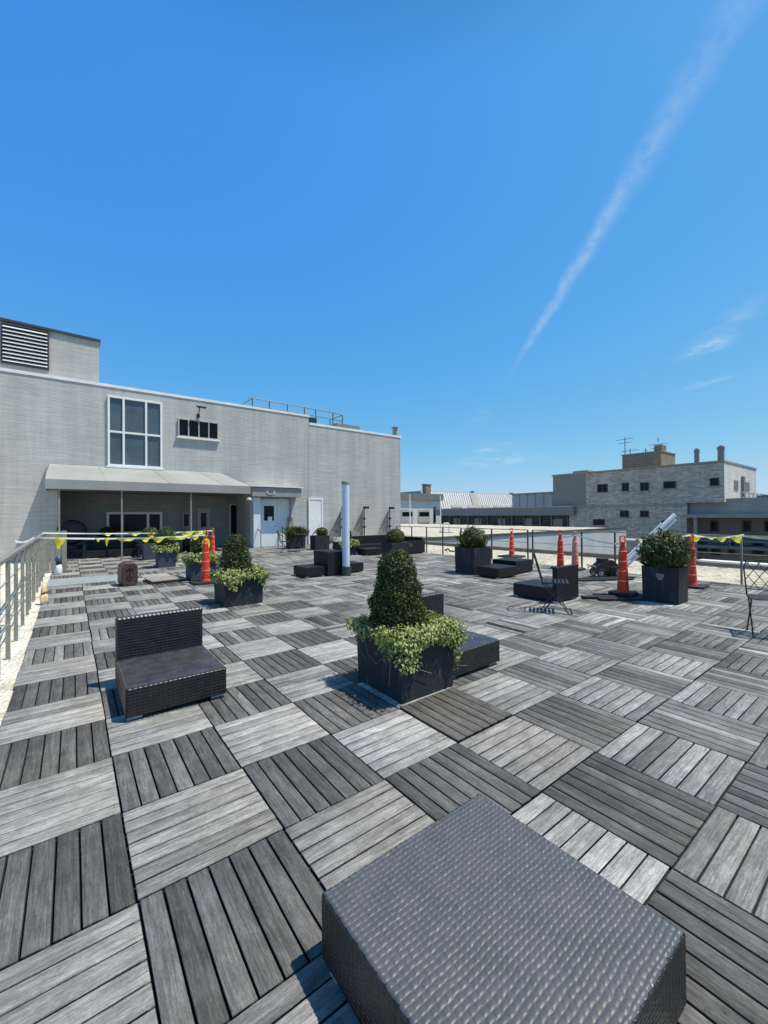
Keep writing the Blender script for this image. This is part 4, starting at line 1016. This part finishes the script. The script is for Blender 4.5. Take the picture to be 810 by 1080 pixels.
def edge_spots(W_, D_, edges, step=.075, drop=(.04, .12)):
    sp = []
    for e in edges:
        n = int((W_ if e in 'fb' else D_)/step)
        for k in range(n+1):
            q = -.5+k/n
            x, y, dx, dy = {'f': (q*W_, -D_/2, 0, -1), 'b': (q*W_, D_/2, 0, 1), 'l': (-W_/2, q*D_, -1, 0), 'r': (W_/2, q*D_, 1, 0)}[e]
            sp.append((x, y, dx, dy, random.uniform(*drop), 1))
    return sp
def vines(parent, paths):
    mb = MB()
    for p in paths:
        mb = MB(); mb.tube(p, .0022, 5); mb.build('trailing_stem', M['vine'], parent)
    pass
# foremost planter
pa = planter('foremost dark planter with conical boxwood and spilling variegated ivy', (2.18, .955, 0), .61, .65, .545)
shrub(pa, .50, .69, [(a, b*.95) for a, b in CONE], 15000, .025, M['boxwood'], 3, lumps=.135, cx=-.06, cy=.03)
sp = edge_spots(.61, .65, 'f', .05, (.05, .12))+edge_spots(.61, .65, 'r', .04, (.10, .24))+edge_spots(.61, .65, 'l', .09, (.05, .12))+edge_spots(.61, .65, 'b', .12, (.03, .06))
def hang(x, y, dx, dy, d, wgt=3.0): sp.append((x, y, dx, dy, d, wgt))
hang(-.24, -.325, 0, -1, .26, 2); hang(-.285, -.325, 0, -1, .28, 3.2); hang(-.20, -.325, 0, -1, .2, 2); hang(-.305, -.25, -1, 0, .2, 2.2); hang(-.305, -.12, -1, 0, .2, 1.4); hang(-.305, .22, -1, 0, .14, 1.2)
hang(.29, -.325, 0, -1, .26, 2.6); hang(.305, -.27, 1, 0, .40, 3.4); hang(.305, -.16, 1, 0, .40, 3.4); hang(.305, .1, 1, 0, .24, 2); hang(.305, -.02, 1, 0, .2, 2.5); hang(.12, -.325, 0, -1, .13, 2); hang(.22, -.325, 0, -1, .16, 2)
ivy(pa, .61, .65, .53, sp, 6200, .0265, mound=.03)
vines(pa, [[(-.22, -.34, .5), (-.20, -.36, .36), (-.13, -.345, .25), (0, -.345, .19)], [(-.2, -.335, .5), (-.12, -.35, .43), (.0, -.345, .42), (.08, -.345, .47)], [(-.31, .2, .47), (-.335, .1, .30), (-.33, -.02, .25), (-.34, -.12, .33)],
           [(-.31, .3, .45), (-.345, .2, .3), (-.34, .12, .26)], [(-.31, -.2, .4), (-.345, -.22, .2), (-.335, -.2, .12)], [(.31, -.1, .4), (.35, -.2, .22), (.5, -.25, .24)], [(.31, -.2, .4), (.36, -.3, .16), (.45, -.33, .15)]])
# second planter
pb = planter('dark planter with conical boxwood and ivy near the orange channelizer cones', (2.13, 5.40, 0), .66, .64, .53)
shrub(pb, .48, .70, [(a, b*1.08) for a, b in CONE], 6000, .036, M['boxwood'], 11, cx=-.02, cy=.08)
sp = edge_spots(.66, .64, 'flrb', .08, (.06, .15))
for k in range(4): hang(-.30+k*.06, -.32, 0, -1, .18+.05*(k % 3), 1.6)
for k in range(5): hang(.33, -.26+k*.09, 1, 0, .38-.06*k, 2)
hang(.29, -.32, 0, -1, .2, 2)
ivy(pb, .66, .64, .53, sp, 2100, .044)
vines(pb, [[(-.2, -.34, .45), (-.22, -.35, .3), (-.18, -.34, .22)]])
# planters by the awning
pd = planter('grey blue planter right behind the tall orange cone on the left', (2.30, 8.72, 0), .58, .56, .56, 'planter_grey')
shrub(pd, .5, .55, [(a, b*.75) for a, b in ROUND], 1800, .05, M['boxwood'], 21)
ivy(pd, .58, .56, .56, edge_spots(.58, .56, 'flr', .1, (.08, .3)), 800, .055)
pc_ = planter('grey blue planter with feathery shrub and ivy spilling on its right side', (2.06, 11.88, 0), .48, .5, .6, 'planter_grey')
shrub(pc_, .55, .62, ROUND, 2200, .055, M['shrub_mid'], 22, up=.6)
sp = edge_spots(.48, .5, 'flr', .1, (.08, .16))
for k in range(4): hang(.24, -.2+.12*k, 1, 0, .5, 2)
ivy(pc_, .48, .5, .6, sp, 900, .06)
pk_ = planter('dark planter with leafy bush in shade beside the second awning post', (1.0, 18.6, 0), .55, .5, .55)
shrub(pk_, .5, .6, ROUND, 900, .07, M['shrub_mid'], 41)
pe_ = planter('grey blue planter furthest back in the awning shade with a low shrub', (2.05, 14.7, 0), .5, .5, .58, 'planter_grey')
shrub(pe_, .53, .6, ROUND, 1300, .065, M['shrub_mid'], 23)
# planters along the wall right of the white door
p = P0(316, 579); pg = planter('dark planter with upright grasses near the bistro table by the wall', (p[0], p[1]+.4, 0), .75, .5, .55)
def grass(parent, z0, n, h, rad):
    P = np.stack([rng.normal(0, rad*.5, n), rng.normal(0, rad*.4, n), np.full(n, z0)], 1)
    N = rng.normal(0, 1, (n, 3)); N[:, 2] *= .2; N /= np.linalg.norm(N, axis=1, keepdims=True)
    al = np.stack([P[:, 0]*1.6, P[:, 1]*1.6, np.full(n, .9)], 1)
    leaf_cloud(P, N, h, .1, M['shrub_mid'], 'grass_blades', parent, asp=.09, curl=.3, along=al*2)
grass(pg, .5, 420, .45, .35)
p = P0(342, 580); ph = planter('dark planter with a small bush in front of the white wall door', (p[0], p[1]+.4, 0), .72, .5, .62)
shrub(ph, .57, .4, [(a, b*.9) for a, b in ROUND], 1100, .06, M['shrub_mid'], 25, cx=.1)
p = P0(369, 586); pi2 = planter('dark planter with small bush and trailing ivy behind the white pole', (p[0], p[1]+.35, 0), .72, .6, .50)
shrub(pi2, .45, .5, [(a, b*.7) for a, b in CONE], 1300, .05, M['boxwood'], 26, cx=.15)
ivy(pi2, .72, .6, .50, edge_spots(.72, .6, 'fr', .1, (.08, .22)), 420, .06)
p = P0(424, 589); pj = planter('dark planter with a rounded yellow-green bush far back beyond the foremost boxwood', (p[0], p[1]+.35, 0), .80, .6, .55)
shrub(pj, .5, .52, [(a, b*1.05) for a, b in ROUND], 2400, .055, M['shrub_light'], 27)
ivy(pj, .8, .6, .50, edge_spots(.8, .6, 'r', .12, (.06, .16)), 150, .04, mound=.02)
pe = planter('tall dark planter with a spiky olive shrub beside low ottomans', (8.06, 5.20, 0), .66, .66, .67)
shrub(pe, .60, .52, [(0, .16), (.2, .30), (.5, .34), (.8, .24), (1, .06)], 1500, .15, M['shrub_mid'], 31, asp=.13, jit=.35, up=1.1, lumps=.4, shell=.6)
pf_ = planter('tall dark planter with a wide leafy shrub at the right, small plaque on its side', (7.93, .84, 0), .46, .56, .60)
shrub(pf_, .55, .60, [(0, .2), (.2, .33), (.5, .36), (.8, .30), (1, .08)], 3200, .10, M['shrub_mid'], 33, asp=.24, jit=.45, up=.9, lumps=.3, shell=.45)
pq = MB(); pq.box(-.252, -.232, -.07, .05, .43, .49); pq.lathe([(.035, 0), (.045, .02), (.03, .05)], 12, (-.24, -.01, .39))
pq.build('plaque', M['rail_grey'], pf_)

# ------------------------------------------------------------------ tall orange cones
def cone(label, loc, top='orange', body='orange', h=1.1, base=.42, rz=0, loopang=-.62):
    o = thing('traffic_cone', label, 'traffic cone', loc, rz, 'tall orange channelizer cones')
    b = base/2; c = .06
    oct_ = [(-b+c, -b, 0), (b-c, -b, 0), (b, -b+c, 0), (b, b-c, 0), (b-c, b, 0), (-b+c, b, 0), (-b, b-c, 0), (-b, -b+c, 0)]
    MB().prism(oct_, (0, 0, .045)).build('base', M['black'], o, bevel=.006)
    prof = [(.108, .046), (.1, .075)]
    r0, z = .094, .08
    for k in range(4):
        z2 = z+(h-.42)/4; prof += [(r0, z+.012), (r0-.007, z2), (r0-.005, z2+.002), (r0-.005, z2+.012)]; r0 -= .0075; z = z2+.012
    prof += [(r0-.004, z+.01), (r0-.014, z+.05), (.045, z+.10), (.04, h-.2)]
    MB().lathe(prof, 28).build('cone_body', M[body], o, smooth=False)
    mb = MB(); mb.lathe([(.036, h-.199), (.036, h-.15), (.05, h-.145), (.05, h-.13), (.03, h-.125)], 20)
    ca, sa = math.cos(loopang), math.sin(loopang)
    ring = [(x*ca, x*sa, h-.135+z) for x, z in ((0, 0), (.038, .0), (.046, .012), (.046, .10), (.038, .115), (-.038, .115), (-.046, .10), (-.046, .012), (-.038, 0), (0, 0))]
    mb.tube(ring, .012, 8)
    mb.build('handle', M[top], o)
    zz = .08
    for k in range(4):
        zz += (h-.42)/4+.012; r_ = .094-.0075*(k+1)+.0035
        MB().lathe([(r_-.0015, zz-.014), (r_+.0015, zz-.012), (r_+.0015, zz-.002), (r_-.0015, zz-.0)], 28).build('band', M['band'], o)
    return o
cone('tall orange cone with sun-bleached top tied to yellow tape on the left', (2.24, 8.02, 0), 'orange_top', h=1.19, base=.62)
cone('orange cone further back behind the tape cone, mostly hidden by planters', (3.72, 13.1, 0), 'orange_top', h=1.1)
cone('tall orange cone standing on dark planks at the right', (7.72, 1.43, .05), h=1.07, base=.4)
cone('orange cone right of the leafy planter, partly behind it', (9.88, 1.02, 0), h=1.08, base=.5)
cone('orange cone furthest away, left end of the railing row', (12.5, 7.2, -.04), h=1.05, base=.75)
cone('dark red-orange cone at the railing behind the turned armless chair', (10.5, 4.2, 0), h=1.07)
cone('faded pinkish cone at the railing, right of the darker one', (10.62, 3.85, 0), 'orange_faded', 'orange_faded', h=1.04)
pk = thing('wood_planks', 'short dark planks under the tall cone at the right', 'planks', (7.62, 1.35, 0), R(-37))
for k, (y, x0, x1) in enumerate(((-.16, -.55, .5), (.02, -.75, .62), (.19, -.45, .75))): MB().box(x0, x1, y-.07, y+.07, 0, .045).build('plank', M['black'], pk, bevel=.005)
pk2 = thing('wood_planks', 'dark planks lying flat near the dark red cart', 'planks', (9.1, 2.75, 0), R(-30))
for k, (y, x0, x1) in enumerate(((-.1, -.9, 1.0), (.1, -.5, 1.2))): MB().box(x0, x1, y-.06, y+.06, 0, .04).build('plank', M['black'], pk2, bevel=.005)
pal = thing('tile_stack', 'loose wooden deck tiles stacked flat on the deck beside the planters', 'deck tiles', (1.52, 8.85, 0), R(6))
for k in range(2):
    mb = MB()
    for q in range(7): mb.box(-.36+.03*k, .36+.03*k, -.33+q*.095, -.33+q*.095+.085, .012+k*.042, .034+k*.042)
    mb.box(-.34+.03*k, .34+.03*k, -.3, .3, .0005+k*.042, .0115+k*.042)
    mb.build('tile', M['slab'] if k else M['black'], pal)

# ------------------------------------------------------------------ white pole, brown box, small things
wp = thing('pipe_column', 'white upright pipe column with dark green base standing on the deck', 'pole', (5.29, 6.92, 0))
MB().lathe([(.125, .0), (.125, .22), (.11, .235)], 28).build('base_collar', M['green_base'], wp)
MB().lathe([(.094, .236), (.094, 2.28)], 32).build('pipe', M['pole_white'], wp, smooth=False)
MB().lathe([(.104, 2.281), (.104, 2.34), (.09, 2.36), (.02, 2.365)], 28).build('cap', M['rail_grey'], wp)
for p_ in wp.children: pass
bx = thing('brown_box', 'brown rounded box with a dark emblem on its front', 'box', (.80, 8.78, 0), R(6))
def rounded_block():
    W_, D_, H_, c = .31, .42, .5, .07
    pr = [(-W_/2+c*.6, 0, .0), (W_/2-c*.6, 0, .0), (W_/2, 0, c), (W_/2, 0, H_-c), (W_/2-c, 0, H_), (-W_/2+c, 0, H_), (-W_/2, 0, H_-c), (-W_/2, 0, c)]
    return MB().prism([(a, -D_/2, b) for a, _, b in pr], (0, D_, 0))
rounded_block().build('body', M['brown'], bx, bevel=.022, seg=3)
mb = MB(); y = -.2145
mb.box(-.011, .011, y-.006, y, .12, .41); mb.box(-.075, .075, y-.0055, y-.0002, .335, .352)
for s_ in (-1, 1): mb.tube([(0, y-.003, .40), (s_*.05, y-.003, .37), (s_*.07, y-.003, .33)], .008, 6); mb.tube([(s_*.0, y-.003, .14), (s_*.045, y-.003, .16), (s_*.06, y-.003, .21)], .008, 6)
mb.build('emblem', M['brown_dark'], bx)
MB().box(-.12, .12, -.18, .18, -.0, .004).build('base', M['black'], bx)
mt = thing('mat', 'pale blue-grey ribbed mat lying across the deck left of the brown box', 'mat', (.1, 10.2, .003))
mb = MB()
for k in range(14): mb.box(-.7, .62, -.6+k*.086, -.6+k*.086+.078, 0, .012)
mb.box(-.72, .64, -.62, .62, -.0005, .004); mb.build('ribbed_sheet', M['mat_grey'], mt)
def blob(name, label, cat, loc, parts):
    o = thing(name, label, cat, loc)
    for nm, prof, m, sd in parts:
        n = 26; V = []; F = []
        for r_, z in prof:
            for k in range(n):
                a = 2*math.pi*k/n; q = r_*(1+.16*math.sin(3*a+z*19+sd)+.1*math.sin(7*a-z*31+sd)); V.append((q*math.cos(a), q*math.sin(a)*.8, z+.01*math.sin(5*a+sd)))
        for i in range(len(prof)-1):
            for k in range(n): F.append((i*n+k, i*n+(k+1) % n, (i+1)*n+(k+1) % n, (i+1)*n+k))
        mb = MB(); mb.add(V, F+[tuple(range(n))[::-1], tuple((len(prof)-1)*n+k for k in range(n))]); mb.build(nm, M[m], o, smooth=True)
    return o
blob('tied_bundle', 'pale yellow tied bundle standing at the foot of the left railing', 'bundle', (-.58, 7.62, -.03), [('lower_bulge', [(.055, 0), (.06, .05), (.052, .12), (.045, .17)], 'yellow_cloth', 1), ('tie', [(.04, .169), (.045, .18), (.04, .195)], 'brown_dark', 2), ('upper_bulge', [(.040, .193), (.048, .22), (.036, .29), (.02, .35)], 'yellow_cloth', 3)])
blob('plastic_sack', 'violet blue and white sack by the end of the left railing', 'sack', (-.45, 11.9, 0), [('white_bag', [(.06, 0), (.075, .05), (.07, .17), (.05, .26)], 'white', 4), ('dark_band', [(.05, .262), (.065, .29), (.06, .34)], 'black', 2), ('blue_top', [(.06, .341), (.075, .38), (.06, .45), (.03, .5)], 'blue_cloth', 5)])

# ------------------------------------------------------------------ barrier tapes with yellow flaps
def tape(label, pts, flags, wdt=.035):
    o = thing('barrier_tape', label, 'tape', pts[0]); P0_ = Vector(pts[0])
    n = 40; V = []; F = []
    ctrl = [Vector(p)-P0_ for p in pts]
    def at(t):
        s = t*(len(ctrl)-1); k = min(int(s), len(ctrl)-2); f = s-k; q = ctrl[k].lerp(ctrl[k+1], f); q.z -= .05*4*f*(1-f); return q
    for i in range(n+1):
        q = at(i/n); tw = .5*math.sin(i*.55)
        d = Vector((math.sin(tw)*.4, math.sin(tw)*.4, math.cos(tw)))*wdt/2
        V += [q-d, q+d]
    F = [(2*i, 2*i+2, 2*i+3, 2*i+1) for i in range(n)]
    MB().add(V, F).build('tape_strip', M['tape_white'], o)
    for t, wl, dl in flags:
        q = at(t); dirv = (at(min(1, t+.01))-at(max(0, t-.01))).normalized()
        V = []; m_ = 8
        for i in range(m_+1):
            s = -1+2*i/m_; top = q+dirv*s*wl/2; dep = dl*(1-.85*abs(s)**(1.2+1.5*((t*7.3) % 1)))*(.75+.25*math.sin(3.1*s+t*40))*(.7+.5*((t*13.7) % 1))
            side = Vector((-dirv.y, dirv.x, 0))
            for j in range(4): f = j/3; V.append(top+Vector((0, 0, .012-dep*f))+side*(.025*math.sin(3*s+4*f)+.01))
        F = [(i*4+j, i*4+j+1, (i+1)*4+j+1, (i+1)*4+j) for i in range(m_) for j in range(3)]
        MB().add(V, F).build('flag', M['tape_yellow'], o, smooth=True)
    return o
tape('white tape with yellow flaps from left railing to the orange cone', [(-1.0, 8.1, 1.08), (-.75, 8.2, 1.13), (2.24, 8.02, 1.08)], [(.565, .17, .30), (.665, .10, .10), (.69, .09, .20), (.745, .32, .15), (.80, .22, .09), (.845, .30, .13), (.905, .42, .15), (.962, .26, .15)])
tape('second white tape with yellow flaps running behind toward the hidden cone', [(-.75, 11.2, 1.12), (3.72, 13.1, 1.0)], [(.30, .3, .15), (.45, .35, .16), (.58, .5, .18), (.70, .5, .2), (.80, .5, .2), (.90, .5, .22)])
tape('white tape with yellow flaps along the right railing above the wide shrub', [(7.72, 1.43, 1.05), (9.88, 1.02, 1.06), (11.05, .5, 1.02), (11.05, -1.0, 1.0)], [(.08, .3, .1), (.16, .3, .12), (.36, .4, .12), (.46, .3, .09), (.55, .3, .14), (.65, .36, .15), (.74, .4, .08), (.84, .6, .08)])
tape('thin white tape between the railing cones behind the armless chair', [(10.5, 4.2, .9), (10.62, 3.85, .95), (7.72, 1.43, .95)], [])
kn = thing('tape_knot', 'yellow tape knot with loose ends tied around the left cone top', 'tape', (2.24, 8.02, .96))
for k in range(4):
    mb = MB(); a = k*1.7; q = [(.05*math.cos(a), .05*math.sin(a), 0), (.075*math.cos(a), .075*math.sin(a), -.04), (.10*math.cos(a+.2), .10*math.sin(a+.2), -.12-.012*k)]
    for i in range(2):
        A, B = Vector(q[i]), Vector(q[i+1]); mb.add([A+Vector((0, 0, .03)), A-Vector((0, 0, .03)), B-Vector((.01, .01, .03)), B+Vector((.01, .01, .03))], [(0, 1, 2, 3)])
    mb.build('tape_end', M['tape_yellow'], kn)
mb = MB(); mb.lathe([(.044, -.03), (.05, -.01), (.05, .02), (.044, .035)], 16); mb.build('wrap', M['tape_yellow'], kn)

# ------------------------------------------------------------------ bistro chairs and table
def bistro_chair(label, loc, rz):
    o = thing('bistro_chair', label, 'chair', loc, rz, 'black wire bistro chairs')
    W_, D_, zs, zt = .40, .40, .455, .88; r = .0085; m = M['dark_metal']
    mb = MB()
    for k in range(7): y = -D_/2+.03+k*.056; mb.box(-W_/2, W_/2, y-.017, y+.017, zs, zs+.012)
    mb.build('seat', m, o, bevel=.003, seg=1)
    mb = MB()
    for x in (-W_/2+.012, W_/2-.012): mb.tube([(x, -D_/2, zs-.008), (x, D_/2, zs-.008)], r, 8)
    mb.build('seat_frame', m, o)
    for s in (-1, 1):
        x = s*(W_/2-.012)
        MB().tube([(x, -D_/2+.02, zs-.01), (x, -.02, .25), (x, .1, .12), (x, D_/2-.02, 0), (x, D_/2+.03, .004)], r, 8).build('leg', m, o)
        MB().tube([(x*.93, D_/2-.02, zs-.01), (x*.93, .02, .25), (x*.93, -.1, .12), (x*.93, -D_/2+.02, 0), (x*.93, -D_/2-.03, .004)], r, 8).build('leg', m, o)
    MB().tube([(-W_/2+.012, -D_/2-.03, .006), (W_/2-.012, -D_/2-.03, .006)], r*.8, 6).build('foot_bar', m, o)
    mb = MB(); yb = D_/2
    st = [(-W_/2+.012, yb-.02, zs), (-W_/2+.004, yb+.03, zs+.16), (-W_/2-.005, yb+.08, zt-.08), (-W_/2+.02, yb+.10, zt-.01), (0, yb+.12, zt+.02)]
    mb.tube(st+[(-p[0], p[1], p[2]) for p in st[-2::-1]], r, 8); mb.tube([(-W_/2+.006, yb+.01, zs+.07), (W_/2-.006, yb+.01, zs+.07)], r*.8, 6)
    mb.build('back_frame', m, o)
    mb = MB()
    for k in range(-3, 5):
        for s in (-1, 1):
            a = k*.11; pts = []
            for q in np.linspace(0, 1, 7):
                x = s*(a+(q)*.24-.16); z = zs+.07+q*(zt-zs-.07)
                if abs(x) < W_/2-.004: pts.append((x, yb+.01+.10*q+.004*s, z))
            if len(pts) > 1: mb.tube(pts, .0045, 6)
    mb.build('lattice', m, o); return o
bc = bistro_chair('black wire chair with lattice back cut by the right picture edge', (6.60, -.72, 0), R(-72))
dup(bc, (5.80, 1.62, 0), R(32), 'black wire chair seen edge-on before the turned armless chair')
p = P0(301, 583); dup(bc, (p[0], p[1], 0), R(60), 'black wire chair just right of the white door')
p = P0(347, 583); dup(bc, (p[0], p[1], 0), R(-70), 'black wire chair between two dark planters by the wall')
p = P0(312, 581)
bt = thing('bistro_table', 'small round black wire table by the wall planters', 'table', (p[0]+.1, p[1]-.3, 0))
MB().lathe([(.30, .70), (.32, .705), (.32, .72), (.02, .724)], 28).build('tabletop', M['dark_metal'], bt)
for a in (45, 135, 225, 315): MB().tube([(.08*math.cos(R(a)), .08*math.sin(R(a)), .70), (.06*math.cos(R(a)), .06*math.sin(R(a)), .35), (.26*math.cos(R(a)), .26*math.sin(R(a)), 0)], .01, 8).build('leg', M['dark_metal'], bt)
# handrails beside the white door
for u, lab in ((269, 'short black handrail left of the white door'), (296, 'short black handrail right of the white door')):
    x = pz(u, 560)[0]
    hr = thing('handrail', lab, 'handrail', (x, YW-.5, 0))
    MB().tube([(0, .35, .95), (0, -.25, .75), (0, -.3, .68)], .02, 8).build('rail', M['dark_metal'], hr)
    for y, h in ((.3, .93), (-.25, .75)): MB().tube([(0, y, 0), (0, y, h)], .018, 8).build('post', M['dark_metal'], hr)

for u, v, lab in ((474, 581.5, 'short dark bent pipe scrap lying on the gravel nearest the far sofas'), (489, 583, 'dark curved pipe scrap lying on the gravel left of the spiky planter')):
    p = onZ(u, v, -.04)
    sc_ = thing('pipe_scrap', lab, 'scrap', (p[0], p[1], -.04), R(u*7 % 180))
    MB().tube([(-.35, 0, .02), (-.1, .05, .03), (.1, .0, .10), (.38, -.08, .03)], .025, 8).build('pipe', M['black'], sc_, smooth=True)
    MB().lathe([(.04, 0), (.045, .03), (.04, .06)], 12, (.4, -.08, 0)).build('end_cap', M['dark_metal'], sc_)
# ------------------------------------------------------------------ cart and white tubes
ct = thing('hand_cart', 'dark red hand cart with black wheels by the railing', 'cart', (9.95, 2.75, 0), R(-37)); ct.scale = (.8, .8, .85)
mb = MB(); mb.prism([(-.30, -.18, .16), (.22, -.18, .16), (.30, -.18, .34), (.12, -.18, .48), (-.18, -.18, .42), (-.36, -.18, .28)], (0, .36, 0)); mb.build('body', M['red_dark'], ct, bevel=.008)
MB().box(-.22, .02, -.13, .13, .40, .52).build('motor', M['black'], ct, bevel=.015)
for x in (-.25, .25):
    for y in (-.24, .20):
        wmb = MB(); ring = [(x+.10*math.cos(a), y+.02, .12+.10*math.sin(a)) for a in np.linspace(0, 2*math.pi, 19)]
        wmb.tube(ring, .02, 8); wh_ = wmb.build('wheel', M['black'], ct)
        hb = MB(); hb.tube([(x, y, .12), (x, y+.04, .12)], .07, 14); hb.build('hub', M['steel'], wh_)
MB().tube([(-.3, -.12, .25), (-.48, -.12, .34), (-.52, 0, .26), (-.48, .12, .34), (-.3, .12, .25)], .016, 8).build('handle', M['steel'], ct)
MB().box(.05, .42, -.2, .2, .02, .3).build('tray', M['black'], ct, bevel=.02)
tb2 = thing('tube_bundle', 'bundle of long white tubes leaning up behind the wide leafy shrub', 'tubes', (10.2, 2.25, 0))
A = Vector((10.15, 2.50, .25)); B = Vector((11.02, 1.66, 1.47)); O = Vector(tb2.location)
d = (B-A).normalized(); sdv = d.cross(Vector((.6055, .7957, 0))).normalized()
for k, (off, r_, ta, tb_) in enumerate(((.0, .048, 0, 1.0), (-.10, .026, -.02, .96), (.06, .022, .05, .80))):
    a = A-O+sdv*off+d*ta; b = A-O+sdv*off+d*((B-A).length*tb_)
    MB().tube([a, b], r_, 16).build('tube', M['white'], tb2, smooth=False)
for f in (.3, .72):
    c0 = A-O+d*((B-A).length*f)
    MB().tube([c0-d*.02, c0+d*.02], .052, 16).build('strap', M['black'], tb2)
MB().tube([A-O-sdv*.05-Vector((0, 0, .02)), Vector((A.x-O.x-.1, A.y-O.y+.1, .01))], .03, 8).build('prop', M['steel'], tb2)
